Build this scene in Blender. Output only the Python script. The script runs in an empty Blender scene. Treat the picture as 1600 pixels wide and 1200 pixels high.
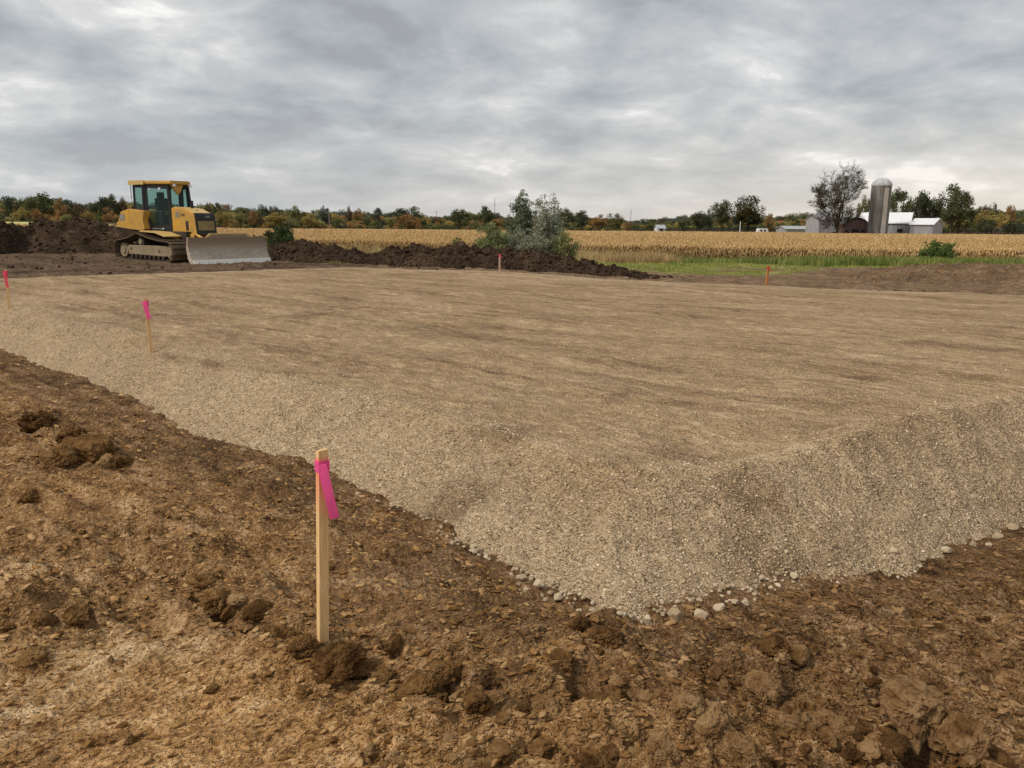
import bpy, bmesh, math, random
import numpy as np
from mathutils import Vector, Matrix, Euler

random.seed(7)
rng = np.random.default_rng(7)
sc = bpy.context.scene
COL = sc.collection
R = math.radians

# ------------------------------------------------------------------ camera
EYE = np.array([0.0, 0.0, 1.65])
FOC, PITCH, ROLL = 1230.0, R(11.49), R(0.46)        # focal length in pixels of the 1600 px wide photo
_f = np.array([0, math.cos(PITCH), -math.sin(PITCH)])
_r0 = np.array([1.0, 0, 0]); _u0 = np.array([0, math.sin(PITCH), math.cos(PITCH)])
_r = math.cos(ROLL) * _r0 + math.sin(ROLL) * _u0
_u = -math.sin(ROLL) * _r0 + math.cos(ROLL) * _u0
cam_d = bpy.data.cameras.new('camera')
cam_d.sensor_fit = 'HORIZONTAL'; cam_d.sensor_width = 36.0; cam_d.lens = 36.0 * FOC / 1600.0
cam_d.clip_start = 0.05; cam_d.clip_end = 6000
cam = bpy.data.objects.new('camera', cam_d); COL.objects.link(cam)
cam.matrix_world = Matrix(((_r[0], _u[0], -_f[0], EYE[0]), (_r[1], _u[1], -_f[1], EYE[1]),
                           (_r[2], _u[2], -_f[2], EYE[2]), (0, 0, 0, 1)))
sc.camera = cam

# ------------------------------------------------------------------ sky, sun, exposure
SUN_EL, SUN_AZ = R(46), R(245)      # azimuth clockwise from +Y: high on the left, a little behind the camera
w = bpy.data.worlds.new('World'); sc.world = w; w.use_nodes = True


def build_world():
    nt = w.node_tree; N, L = nt.nodes, nt.links
    for n in list(N): N.remove(n)
    out = N.new('ShaderNodeOutputWorld'); bg = N.new('ShaderNodeBackground'); bg.inputs['Strength'].default_value = 0.1
    L.new(bg.outputs[0], out.inputs['Surface'])
    sky = N.new('ShaderNodeTexSky'); sky.sky_type = 'NISHITA'; sky.sun_disc = False
    sky.sun_elevation = SUN_EL; sky.sun_rotation = SUN_AZ
    tc = N.new('ShaderNodeTexCoord'); sep = N.new('ShaderNodeSeparateXYZ'); L.new(tc.outputs['Generated'], sep.inputs[0])

    def m(op, a, b=None, c=None, clamp=False):
        n = N.new('ShaderNodeMath'); n.operation = op; n.use_clamp = clamp
        for i, v in enumerate((a, b, c)):
            if v is None: continue
            if isinstance(v, (int, float)): n.inputs[i].default_value = v
            else: L.new(v, n.inputs[i])
        return n.outputs[0]
    zc = m('MAXIMUM', sep.outputs['Z'], 0.0)
    den = m('ADD', zc, 0.25)
    cu = m('DIVIDE', sep.outputs['X'], den); cv = m('DIVIDE', sep.outputs['Y'], den)
    cb = N.new('ShaderNodeCombineXYZ'); L.new(cu, cb.inputs[0]); L.new(cv, cb.inputs[1])
    mp = N.new('ShaderNodeMapping'); mp.inputs['Rotation'].default_value = (0, 0, R(-14)); mp.inputs['Scale'].default_value = (1.0, 1.0, 1)
    mp.inputs['Location'].default_value = (0.4, 5.5, 0)
    L.new(cb.outputs[0], mp.inputs[0])

    def noise(scale, det, rough, dist=0.0, off=0.0):
        n = N.new('ShaderNodeTexNoise'); n.inputs['Scale'].default_value = scale; n.inputs['Detail'].default_value = det
        n.inputs['Roughness'].default_value = rough; n.inputs['Distortion'].default_value = dist
        if off:
            a = N.new('ShaderNodeVectorMath'); a.operation = 'ADD'; a.inputs[1].default_value = (off, off * .7, off * .3)
            L.new(mp.outputs[0], a.inputs[0]); L.new(a.outputs[0], n.inputs['Vector'])
        else: L.new(mp.outputs[0], n.inputs['Vector'])
        return n.outputs['Fac']
    n1 = noise(2.3, 9, 0.56, 0.25); n2 = noise(6.2, 7, 0.58, 0.25, 4.1); n3 = noise(0.8, 3, 0.5, 0.2, 9.0)
    s = m('ADD', m('MULTIPLY', n1, 0.60), m('ADD', m('MULTIPLY', n2, 0.17), m('MULTIPLY', n3, 0.27)))
    cr = N.new('ShaderNodeValToRGB'); L.new(s, cr.inputs[0])
    el = cr.color_ramp.elements
    el[0].position = 0.405; el[0].color = (0.292, 0.303, 0.320, 1)
    el[1].position = 0.64; el[1].color = (0.80, 0.785, 0.76, 1)
    for p, c in ((0.478, (0.375, 0.394, 0.408, 1)), (0.54, (0.465, 0.468, 0.472, 1)), (0.595, (0.58, 0.575, 0.568, 1))):
        e = el.new(p); e.color = c
    # low over the horizon the layer thins to an even pale grey, creamy where it breaks to the right
    hz = m('POWER', m('SUBTRACT', 1.0, m('DIVIDE', zc, 0.16), clamp=True), 1.5)
    az = m('DIVIDE', sep.outputs['X'], m('ADD', m('ABSOLUTE', sep.outputs['Y']), 0.2))
    warm = m('MULTIPLY_ADD', az, 1.15, 0.42, clamp=True)
    hc = N.new('ShaderNodeMix'); hc.data_type = 'RGBA'
    hc.inputs['A'].default_value = (0.385, 0.402, 0.425, 1); hc.inputs['B'].default_value = (0.78, 0.69, 0.57, 1)
    L.new(warm, hc.inputs['Factor'])
    mx = N.new('ShaderNodeMix'); mx.data_type = 'RGBA'
    L.new(m('MULTIPLY', hz, 0.72), mx.inputs['Factor']); L.new(cr.outputs[0], mx.inputs['A']); L.new(hc.outputs['Result'], mx.inputs['B'])
    sca = N.new('ShaderNodeVectorMath'); sca.operation = 'SCALE'; sca.inputs['Scale'].default_value = 7.4
    L.new(mx.outputs['Result'], sca.inputs[0])
    fin = N.new('ShaderNodeMix'); fin.data_type = 'RGBA'; fin.inputs['Factor'].default_value = 0.95
    L.new(sky.outputs[0], fin.inputs['A']); L.new(sca.outputs[0], fin.inputs['B'])
    L.new(fin.outputs['Result'], bg.inputs['Color'])


build_world()
sd = bpy.data.lights.new('sun', 'SUN'); sd.energy = 1.5; sd.angle = R(11); sd.color = (1.0, 0.91, 0.79)
sun = bpy.data.objects.new('sun', sd); COL.objects.link(sun)
_sv = Vector((math.sin(SUN_AZ) * math.cos(SUN_EL), math.cos(SUN_AZ) * math.cos(SUN_EL), math.sin(SUN_EL)))
sun.rotation_euler = _sv.to_track_quat('Z', 'Y').to_euler(); sun.location = (0, 0, 60)
vs = sc.view_settings
vs.view_transform = 'Standard'; vs.look = 'None'; vs.exposure = 0.75; vs.gamma = 1.0; vs.use_curve_mapping = False


# ------------------------------------------------------------------ places in the world
def ray(px, py): return _f * FOC + (px - 800) * _r + (600 - py) * _u
def at_z(px, py, z):
    d = ray(px, py); return EYE + d * ((z - EYE[2]) / d[2])
def at_y(px, py, Y):
    d = ray(px, py); return EYE + d * (Y / d[1])


# ------------------------------------------------------------------ noise
def _h(ix, iy, s):
    n = ix * 374761393 + iy * 668265263 + s * 1442695041
    n = (n ^ (n >> 13)) * 1274126177
    n = n ^ (n >> 16)
    return (n & 0xffffff) / float(0xffffff)
def pn(x, y, lam, s=0):
    x = np.asarray(x, float) / lam + 137.31 + s * 3.17; y = np.asarray(y, float) / lam + 91.7 + s * 1.91
    ix = np.floor(x).astype(np.int64); iy = np.floor(y).astype(np.int64)
    fx = x - ix; fy = y - iy
    u = fx * fx * fx * (fx * (fx * 6 - 15) + 10); v = fy * fy * fy * (fy * (fy * 6 - 15) + 10)
    def g(dx, dy):
        a = _h(ix + dx, iy + dy, s) * 6.2831853
        return np.cos(a) * (fx - dx) + np.sin(a) * (fy - dy)
    a = g(0, 0); b = g(1, 0); c = g(0, 1); d = g(1, 1)
    return 1.5 * ((a * (1 - u) + b * u) * (1 - v) + (c * (1 - u) + d * u) * v)
def worley(x, y, lam, s=0):
    x = np.asarray(x, float) / lam + 57.3; y = np.asarray(y, float) / lam + 23.9
    ix = np.floor(x).astype(np.int64); iy = np.floor(y).astype(np.int64)
    f1 = np.full(x.shape, 9.0); idv = np.zeros(x.shape)
    for dx in (-1, 0, 1):
        for dy in (-1, 0, 1):
            cx = ix + dx; cy = iy + dy
            d = np.hypot(cx + _h(cx, cy, s + 1) - x, cy + _h(cx, cy, s + 2) - y)
            k = d < f1
            f1 = np.where(k, d, f1); idv = np.where(k, _h(cx, cy, s + 3), idv)
    return f1, idv
def sst(a, b, x):
    t = np.clip((np.asarray(x, float) - a) / (np.asarray(b) - a), 0, 1); return t * t * (3 - 2 * t)


# ------------------------------------------------------------------ mesh helpers
def np_mesh(name, verts, faces, smooth=True):
    """faces: (n,3) or (n,4) int array"""
    me = bpy.data.meshes.new(name)
    verts = np.asarray(verts, np.float32); faces = np.asarray(faces, np.int32)
    k = faces.shape[1]
    me.vertices.add(len(verts)); me.vertices.foreach_set('co', verts.ravel())
    me.loops.add(faces.size); me.loops.foreach_set('vertex_index', faces.ravel())
    me.polygons.add(len(faces)); me.polygons.foreach_set('loop_start', np.arange(len(faces), dtype=np.int32) * k)
    me.polygons.foreach_set('loop_total', np.full(len(faces), k, np.int32))
    me.polygons.foreach_set('use_smooth', np.full(len(faces), smooth))
    me.update(calc_edges=True); me.validate()
    return me
def fattr(me, name, vals):
    a = me.attributes.new(name, 'FLOAT', 'POINT'); a.data.foreach_set('value', np.asarray(vals, np.float32))
def link(name, me, mat=None, parent=None):
    o = bpy.data.objects.new(name, me); COL.objects.link(o)
    if mat is not None and me is not None and len(me.materials) == 0: me.materials.append(mat)
    if parent is not None: o.parent = parent
    return o
def tag(o, label=None, cat=None, group=None, kind=None):
    if label: o['label'] = label
    if cat: o['category'] = cat
    if group: o['group'] = group
    if kind: o['kind'] = kind
    return o
def empty(name, loc, rz=0.0):
    o = bpy.data.objects.new(name, None); COL.objects.link(o); o.empty_display_size = .2
    o.location = loc; o.rotation_euler = (0, 0, rz); return o


class MB:
    """collects simple solids into one mesh"""
    def __init__(s): s.v = []; s.f = []
    def add(s, vs_, fs_):
        b = len(s.v); s.v += [tuple(v) for v in vs_]; s.f += [tuple(b + i for i in f) for f in fs_]; return s
    def box(s, x0, x1, y0, y1, z0, z1):
        v = [(x, y, z) for z in (z0, z1) for y in (y0, y1) for x in (x0, x1)]
        return s.add(v, [(0, 2, 3, 1), (4, 5, 7, 6), (0, 1, 5, 4), (2, 6, 7, 3), (0, 4, 6, 2), (1, 3, 7, 5)])
    def prism(s, poly, a, b, axis='y'):
        """extrude a 2D polygon; axis y: poly=(x,z); axis z: poly=(x,y); axis x: poly=(y,z)"""
        def P(p, t): return {'y': (p[0], t, p[1]), 'z': (p[0], p[1], t), 'x': (t, p[0], p[1])}[axis]
        n = len(poly); v = [P(p, a) for p in poly] + [P(p, b) for p in poly]
        f = [tuple(range(n))[::-1], tuple(range(n, 2 * n))] + [(i, (i + 1) % n, n + (i + 1) % n, n + i) for i in range(n)]
        return s.add(v, f)
    def cyl(s, c, r, h, axis='z', n=20, r2=None):
        r2 = r if r2 is None else r2
        v = []
        for t, rr in ((0, r), (h, r2)):
            for i in range(n):
                a = 2 * math.pi * i / n; p, q = rr * math.cos(a), rr * math.sin(a)
                v.append({'z': (c[0] + p, c[1] + q, c[2] + t), 'y': (c[0] + p, c[1] + t, c[2] + q), 'x': (c[0] + t, c[1] + p, c[2] + q)}[axis])
        f = [tuple(range(n))[::-1], tuple(range(n, 2 * n))] + [(i, (i + 1) % n, n + (i + 1) % n, n + i) for i in range(n)]
        return s.add(v, f)
    def tube(s, p, q, r, n=8, r2=None):
        p, q = Vector(p), Vector(q); d = (q - p).normalized(); r2 = r if r2 is None else r2
        a = d.orthogonal().normalized(); b = d.cross(a)
        v = [tuple(p + (a * math.cos(2 * math.pi * i / n) + b * math.sin(2 * math.pi * i / n)) * r) for i in range(n)]
        v += [tuple(q + (a * math.cos(2 * math.pi * i / n) + b * math.sin(2 * math.pi * i / n)) * r2) for i in range(n)]
        f = [tuple(range(n))[::-1], tuple(range(n, 2 * n))] + [(i, (i + 1) % n, n + (i + 1) % n, n + i) for i in range(n)]
        return s.add(v, f)
    def build(s, name, mat, parent=None, bevel=0.0, smooth=False):
        me = bpy.data.meshes.new(name); me.from_pydata(s.v, [], s.f)
        bm = bmesh.new(); bm.from_mesh(me)
        bmesh.ops.recalc_face_normals(bm, faces=bm.faces)
        if bevel:
            ed = [e for e in bm.edges if len(e.link_faces) == 2 and e.calc_face_angle(0) > R(28)]
            bmesh.ops.bevel(bm, geom=ed, offset=bevel, segments=2, profile=.6, affect='EDGES', clamp_overlap=True)
        bm.to_mesh(me); bm.free()
        if smooth:
            me.polygons.foreach_set('use_smooth', [True] * len(me.polygons))
            try: me.set_sharp_from_angle(angle=R(35))
            except Exception: pass
        return link(name, me, mat, parent)


# ------------------------------------------------------------------ materials
class NT:
    def __init__(s, name, rough=.9, spec=.2):
        s.m = bpy.data.materials.new(name); s.m.use_nodes = True
        s.N = s.m.node_tree.nodes; s.L = s.m.node_tree.links
        s.b = s.N['Principled BSDF']; s.b.inputs['Roughness'].default_value = rough
        s.b.inputs['Specular IOR Level'].default_value = spec
        s.tc = s.N.new('ShaderNodeTexCoord').outputs['Object']
    def set(s, sock, v):
        if isinstance(v, bpy.types.NodeSocket): s.L.new(v, sock)
        else: sock.default_value = v
    def noise(s, scale, det=4, rough=.55, dist=0, vec=None):
        n = s.N.new('ShaderNodeTexNoise'); n.inputs['Scale'].default_value = scale; n.inputs['Detail'].default_value = det
        n.inputs['Roughness'].default_value = rough; n.inputs['Distortion'].default_value = dist
        s.L.new(vec or s.tc, n.inputs['Vector']); return n.outputs['Fac']
    def voro(s, scale, vec=None, feat='F1', rnd=1.0):
        n = s.N.new('ShaderNodeTexVoronoi'); n.feature = feat; n.inputs['Scale'].default_value = scale
        n.inputs['Randomness'].default_value = rnd; s.L.new(vec or s.tc, n.inputs['Vector']); return n
    def map(s, scale=(1, 1, 1), rot=(0, 0, 0), vec=None):
        n = s.N.new('ShaderNodeMapping'); n.inputs['Scale'].default_value = scale; n.inputs['Rotation'].default_value = rot
        s.L.new(vec or s.tc, n.inputs[0]); return n.outputs[0]
    def grain(s, ang, k, vec=None):
        n = s.N.new('ShaderNodeMapping'); n.vector_type = 'TEXTURE'; n.inputs['Scale'].default_value = (k, 1, 1); n.inputs['Rotation'].default_value = (0, 0, ang)
        s.L.new(vec or s.tc, n.inputs[0]); return n.outputs[0]
    def vmix(s, fac, a, b):
        n = s.N.new('ShaderNodeMix'); n.data_type = 'VECTOR'; s.L.new(fac, n.inputs['Factor'])
        s.L.new(a, n.inputs[4]); s.L.new(b, n.inputs[5]); return n.outputs[1]
    def ramp(s, fac, *stops):
        n = s.N.new('ShaderNodeValToRGB'); s.L.new(fac, n.inputs[0]); e = n.color_ramp.elements
        while len(e) < len(stops): e.new(.5)
        for el, (p, c) in zip(e, stops):
            el.position = p; el.color = (*c, 1) if not isinstance(c, (int, float)) else (c, c, c, 1)
        return n.outputs[0]
    def mix(s, fac, a, b, mode='MIX'):
        n = s.N.new('ShaderNodeMix'); n.data_type = 'RGBA'; n.blend_type = mode
        s.set(n.inputs['Factor'], fac)
        for k, v in (('A', a), ('B', b)):
            s.set(n.inputs[k], v if isinstance(v, bpy.types.NodeSocket) else (*v, 1))
        return n.outputs['Result']
    def math(s, op, a, b=None, clamp=False):
        n = s.N.new('ShaderNodeMath'); n.operation = op; n.use_clamp = clamp
        s.set(n.inputs[0], a)
        if b is not None: s.set(n.inputs[1], b)
        return n.outputs[0]
    def attr(s, name, kind='GEOMETRY'):
        n = s.N.new('ShaderNodeAttribute'); n.attribute_name = name; n.attribute_type = kind; return n
    def rnd(s): return s.N.new('ShaderNodeObjectInfo').outputs['Random']
    def ocol(s): return s.N.new('ShaderNodeObjectInfo').outputs['Color']
    def sep(s, v=None):
        n = s.N.new('ShaderNodeSeparateXYZ'); s.L.new(v or s.tc, n.inputs[0]); return n.outputs
    def bump(s, h, strength=.5, dist=.01, nrm=None):
        n = s.N.new('ShaderNodeBump'); n.inputs['Strength'].default_value = strength; n.inputs['Distance'].default_value = dist
        s.L.new(h, n.inputs['Height'])
        if nrm is not None: s.L.new(nrm, n.inputs['Normal'])
        return n.outputs[0]
    def out(s, col=None, nrm=None, rough=None, **kw):
        if col is not None: s.set(s.b.inputs['Base Color'], col if isinstance(col, bpy.types.NodeSocket) else (*col, 1))
        if nrm is not None: s.L.new(nrm, s.b.inputs['Normal'])
        if rough is not None: s.set(s.b.inputs['Roughness'], rough)
        for k, v in kw.items(): s.set(s.b.inputs[k.replace('_', ' ')], v)
        return s.m


def mat_soil():
    t = NT('soil', .95, .12)
    gl = t.grain(R(28), 1.2); gr = t.grain(R(-36), 1.35); side = t.attr('side').outputs['Fac']
    n1 = t.noise(.9, 4, .6, .4)
    mixf = lambda sc_, de, ro: t.mix(side, t.noise(sc_, de, ro, .12, gl), t.noise(sc_, de, ro, .12, gr))
    gl2 = t.grain(R(28), 1.8); gr2 = t.grain(R(-36), 2.6)
    n2 = t.mix(side, t.noise(9, 4, .65, .15, gl2), t.noise(9, 4, .65, .15, gr2)); n3 = mixf(46, 3, .7)
    f = t.math('ADD', t.math('MULTIPLY', n1, .16), t.math('ADD', t.math('MULTIPLY', n2, .44), t.math('MULTIPLY', n3, .40)))
    dark = t.ramp(f, (.38, (.045, .022, .008)), (.45, (.158, .084, .034)), (.53, (.30, .175, .080)), (.63, (.58, .39, .22)))
    dry = t.ramp(f, (.37, (.115, .053, .017)), (.45, (.31, .165, .061)), (.53, (.54, .315, .135)), (.63, (.79, .545, .30)))
    c = t.mix(t.attr('dry').outputs['Fac'], dark, dry)
    pale = t.ramp(f, (.38, (.38, .235, .105)), (.62, (.78, .58, .35)))
    c = t.mix(t.math('MULTIPLY', t.attr('pale').outputs['Fac'], t.ramp(n2, (.35, 0), (.55, 1)), True), c, pale)
    st = gl; v = t.voro(58, gl)
    c = t.mix(t.attr('far').outputs['Fac'], c, t.ramp(f, (.37, (.085, .053, .030)), (.5, (.215, .143, .086)), (.63, (.39, .285, .188))))
    top = t.ramp(f, (.36, (.022, .0135, .009)), (.5, (.050, .031, .019)), (.64, (.125, .083, .052)))
    c = t.mix(t.attr('topsoil').outputs['Fac'], c, top)
    sp = t.ramp(v.outputs['Color'], (.0, .78), (.85, 1.1), (1.0, 1.5))
    c = t.mix(.7, c, sp, 'MULTIPLY')
    green = t.ramp(t.noise(1.4, 5, .7), (.3, (.19, .205, .050)), (.5, (.27, .275, .08)), (.7, (.34, .28, .12)))
    c = t.mix(t.attr('grass').outputs['Fac'], c, green)
    strw = t.ramp(t.noise(.5, 6, .6), (.3, (.25, .155, .055)), (.7, (.42, .28, .11)))
    c = t.mix(t.attr('straw').outputs['Fac'], c, strw)
    yel = t.ramp(t.noise(.2, 4, .6), (.3, (.48, .46, .17)), (.7, (.62, .58, .25)))
    c = t.mix(t.attr('hay').outputs['Fac'], c, yel)
    b1 = t.bump(v.outputs['Distance'], .8, -.02)
    b2 = t.bump(n3, 1.0, .03, b1)
    return t.out(c, b2)


def mat_gravel():
    t = NT('crushed_gravel', .93, .16)
    st = t.grain(R(-32), 1.5); sl = t.grain(R(-43), 2.6)
    v1 = t.voro(64, st); v2 = t.voro(140, st)
    a = t.ramp(v1.outputs['Color'], (0, (.27, .196, .116)), (.45, (.47, .357, .224)), (.8, (.58, .455, .30)), (1, (.76, .63, .45)))
    b = t.ramp(v2.outputs['Color'], (0, .66), (.6, 1.0), (1, 1.4))
    g = t.mix(.85, a, b, 'MULTIPLY')
    n = t.noise(1.6, 4, .65, .5, sl); n2 = t.noise(15, 4, .68, .3, sl)
    f = t.math('ADD', t.math('MULTIPLY', n, .4), t.math('MULTIPLY', n2, .6))
    dust = t.ramp(f, (.37, (.165, .098, .047)), (.46, (.34, .222, .118)), (.54, (.45, .308, .172)), (.63, (.64, .47, .29)))
    d = t.mix(.7, dust, b, 'MULTIPLY')
    kk = t.math('MULTIPLY', t.attr('dust').outputs['Fac'], t.ramp(n2, (.25, .5), (.5, 1.0)), True)
    c = t.mix(kk, g, d)
    brown = t.ramp(f, (.38, (.090, .052, .024)), (.60, (.26, .168, .092)))
    c = t.mix(t.attr('brown').outputs['Fac'], c, brown)
    b1 = t.bump(v1.outputs['Distance'], .8, -.02)
    b2 = t.bump(v2.outputs['Distance'], .7, -.009, b1)
    b3 = t.bump(n2, .8, .05, b2)
    return t.out(c, b3)


def mat_stone():
    t = NT('gravel_stone', .9, .2)
    r = t.rnd()
    c = t.ramp(r, (0, (.33, .242, .146)), (.4, (.45, .342, .214)), (.85, (.54, .42, .275)), (1, (.76, .64, .47)))
    return t.out(c)
def mat_toe():
    t = NT('pale_stone', .9, .2)
    c = t.ramp(t.rnd(), (0, (.42, .325, .21)), (.5, (.60, .485, .335)), (1, (.80, .69, .52)))
    c = t.mix(.75, c, t.ramp(t.noise(40, 6, .65), (.3, (.62, .55, .45)), (.7, (1.12, 1.1, 1.06))), 'MULTIPLY')
    return t.out(c, t.bump(t.noise(45, 6, .62), .6, .01))
def mat_clod(name, dark, dry, wet=None):
    """broken lumps of the same soil: colour from the place they lie in"""
    t = NT(name, .96, .1)
    pos = t.N.new('ShaderNodeNewGeometry').outputs['Position']
    f = t.math('ADD', t.math('MULTIPLY', t.noise(16, 4, .65, .4, pos), .75), t.math('MULTIPLY', t.rnd(), .25))
    c = t.ramp(f, *dark)
    if dry is not None:
        sp = t.sep(pos); u = t.math('SUBTRACT', sp[0], t.math('MULTIPLY', sp[1], .14))
        c = t.mix(t.math('SUBTRACT', .45, t.math('MULTIPLY', u, .55), True), c, t.ramp(f, *dry))
    return t.out(c, t.bump(t.noise(85, 4, .7, .1, pos), .9, .014))
M = {}
M['soil'] = mat_soil(); M['gravel'] = mat_gravel(); M['stone'] = mat_stone(); M['toe'] = mat_toe()
_dk = ((.32, (.105, .049, .016)), (.5, (.31, .163, .061)), (.68, (.56, .345, .165))); _dr = ((.32, (.19, .090, .028)), (.5, (.48, .262, .095)), (.68, (.76, .50, .245)))
M['clod'] = mat_clod('dry_clod', tuple((p, tuple(v * .56 for v in c)) for p, c in _dk), tuple((p, tuple(v * .44 for v in c)) for p, c in _dr))
M['crumb'] = mat_clod('soil_crumb', tuple((p, tuple(v * .74 for v in c)) for p, c in _dk), tuple((p, tuple(v * .78 for v in c)) for p, c in _dr))
M['topclod'] = mat_clod('topsoil_clod', ((.3, (.020, .0125, .008)), (.5, (.046, .029, .018)), (.72, (.10, .066, .042))), None)


def leaf_mat(name, inst=False, var=.35):
    t = NT(name, .75, .15)
    base = t.attr('col', 'INSTANCER').outputs['Color'] if inst else t.ocol()
    v = t.attr('shade').outputs['Fac']
    c = t.mix(1.0, base, t.ramp(v, (0, 1 - var), (.5, 1.0), (1, 1 + var * 1.6)), 'MULTIPLY')
    m = t.out(c)
    t.b.inputs['Subsurface Weight'].default_value = 0
    tr = t.N.new('ShaderNodeBsdfTranslucent'); t.L.new(c, tr.inputs['Color'])
    ms = t.N.new('ShaderNodeMixShader'); ms.inputs[0].default_value = .25
    o = t.N['Material Output']; t.L.new(t.b.outputs[0], ms.inputs[1]); t.L.new(tr.outputs[0], ms.inputs[2]); t.L.new(ms.outputs[0], o.inputs[0])
    return m
M['leaf'] = leaf_mat('tree_leaves'); M['leafi'] = leaf_mat('wood_leaves', True)
_t = NT('bark', .95, .1); M['bark'] = _t.out(_t.ramp(_t.noise(6, 6, .6, 1, _t.map((4, 4, 1))), (.3, (.035, .027, .02)), (.7, (.11, .09, .07))))
_t = NT('dead_grass', .9, .1); M['drygrass'] = _t.out(_t.ramp(_t.rnd(), (0, (.30, .20, .085)), (.6, (.46, .33, .155)), (1, (.60, .47, .26))))
_t = NT('green_grass', .8, .15); M['mown'] = NT('mown_grass', .8, .15); _m2 = M['mown']; M['mown'] = _m2.out(_m2.ramp(_m2.rnd(), (0, (.17, .21, .045)), (.6, (.28, .31, .075)), (1, (.44, .40, .15))))
_t = NT('green_grass', .8, .15); M['grass'] = _t.out(_t.ramp(_t.rnd(), (0, (.10, .135, .030)), (.6, (.18, .22, .052)), (1, (.31, .30, .10))))
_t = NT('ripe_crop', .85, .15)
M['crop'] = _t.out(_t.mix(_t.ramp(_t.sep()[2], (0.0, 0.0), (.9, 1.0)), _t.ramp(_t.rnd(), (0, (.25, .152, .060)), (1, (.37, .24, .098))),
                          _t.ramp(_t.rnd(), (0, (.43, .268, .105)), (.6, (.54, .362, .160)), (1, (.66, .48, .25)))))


# ------------------------------------------------------------------ terrain
H_PAD = 0.36
PAD = np.array([(0.5, 3.08), (1.25, 3.54), (1.96, 3.78), (3.06, 4.46), (15.2, 11.4), (13.5, 14.0), (10.1, 15.6), (5.7, 17.8), (3.0, 18.7),
                (-.4, 22.3), (-3.9, 23.8), (-5.6, 22.9), (-8.6, 20.9), (-10.1, 19.2), (-11.7, 18.1), (-14.5, 17.4), (-13.6, 16.4),
                (-6.86, 10.42), (-4.66, 8.27), (-3.14, 6.84), (-2.25, 5.81), (-1.3, 5.12), (-.68, 4.45), (.12, 3.31)])
def poly_sd(x, y, P=PAD):
    """signed distance, positive inside"""
    x = np.asarray(x, float); y = np.asarray(y, float)
    d = np.full(x.shape, 1e9); ins = np.zeros(x.shape, bool); n = len(P)
    for i in range(n):
        ax, ay = P[i]; bx, by = P[(i + 1) % n]
        ex, ey = bx - ax, by - ay
        t = np.clip(((x - ax) * ex + (y - ay) * ey) / (ex * ex + ey * ey), 0, 1)
        d = np.minimum(d, np.hypot(x - ax - t * ex, y - ay - t * ey))
        c = ((ay > y) != (by > y)) & (x < (bx - ax) * (y - ay) / (by - ay + 1e-12) + ax)
        ins ^= c
    return np.where(ins, d, -d)
def seg_d(x, y, pts):
    d = np.full(np.shape(x), 1e9)
    for (ax, ay), (bx, by) in zip(pts[:-1], pts[1:]):
        ex, ey = bx - ax, by - ay
        t = np.clip(((x - ax) * ex + (y - ay) * ey) / (ex * ex + ey * ey), 0, 1)
        d = np.minimum(d, np.hypot(x - ax - t * ex, y - ay - t * ey))
    return d
def level(x, y):
    lf = 16 * sst(-5, -13, x)
    z = .22 * sst(9.5, 17.5, y + .08 * x) - 1.42 * sst(24 + lf, 62 + lf, y)
    z = z - .10 * sst(.4, 2.2, x) * (1 - sst(5, 9, y))
    z = z + 2.3 * sst(45, 110, -x - .12 * y) * sst(70, 150, y)
    return z
def G(px, py): p = at_z(px, py, 0); return p[0], p[1]
MOUNDS = [(440, 990, .045, .10), (528, 1046, .05, .09), (660, 1090, .06, .10), (760, 1090, .04, .08), (850, 1085, .05, .08), (905, 1045, .04, .06),
          (1235, 1075, .06, .13), (1100, 1160, .07, .14), (930, 1165, .05, .10), (130, 705, .07, .16), (60, 660, .04, .15), (1400, 1125, .06, .16),
          (940, 978, .035, .09), (330, 930, .03, .06), (1180, 1060, .03, .1), (700, 1180, .03, .12), (250, 860, .03, .2), (1500, 960, .04, .3),
          (90, 960, .035, .10), (20, 960, .035, .10)]
HOLES = [(308, 938, .055, .035), (345, 958, .035, .035), (393, 985, .055, .05), (362, 970, .04, .03), (607, 1027, .05, .04), (560, 1060, .03, .04), (775, 1092, .05, .035),
         (905, 1090, .085, .045), (1275, 1108, .06, .05), (1240, 1104, .05, .05), (1435, 1158, .08, .08), (1130, 1175, .04, .05), (128, 735, .06, .09), (60, 668, .03, .08),
         (880, 1130, .03, .05), (1000, 1180, .03, .06), (700, 1102, .035, .05)]
_m = [(*G(a, b), c, d) for a, b, c, d in MOUNDS]; _hl = [(*G(a, b), c, d) for a, b, c, d in HOLES]
RUT = [G(-60, 990), G(70, 984), G(150, 972), G(240, 955)]
TRACKS = [([(0, 655), (180, 742), (330, 815), (480, 930)], .032, .055), ([(-60, 735), (150, 835), (290, 925), (470, 1015)], .040, .06), ([(60, 590), (260, 690), (420, 770), (560, 850), (700, 930)], .026, .05),
          ([(-40, 850), (120, 905), (260, 990)], .028, .05), ([(560, 1075), (760, 1110), (930, 1120), (1150, 1080)], .030, .06), ([(900, 1040), (1150, 1010), (1400, 950), (1640, 905)], .028, .05), ([(1130, 1000), (1350, 1060), (1640, 1150)], .030, .05),
          ([(1240, 960), (1450, 1000), (1640, 1050)], .026, .045), ([(1150, 1120), (1330, 1120), (1640, 1010)], .026, .05), ([(620, 880), (780, 960), (960, 1010)], .022, .045)]
TRACKS = [([G(*p) for p in q], a, b) for q, a, b in TRACKS]
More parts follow.
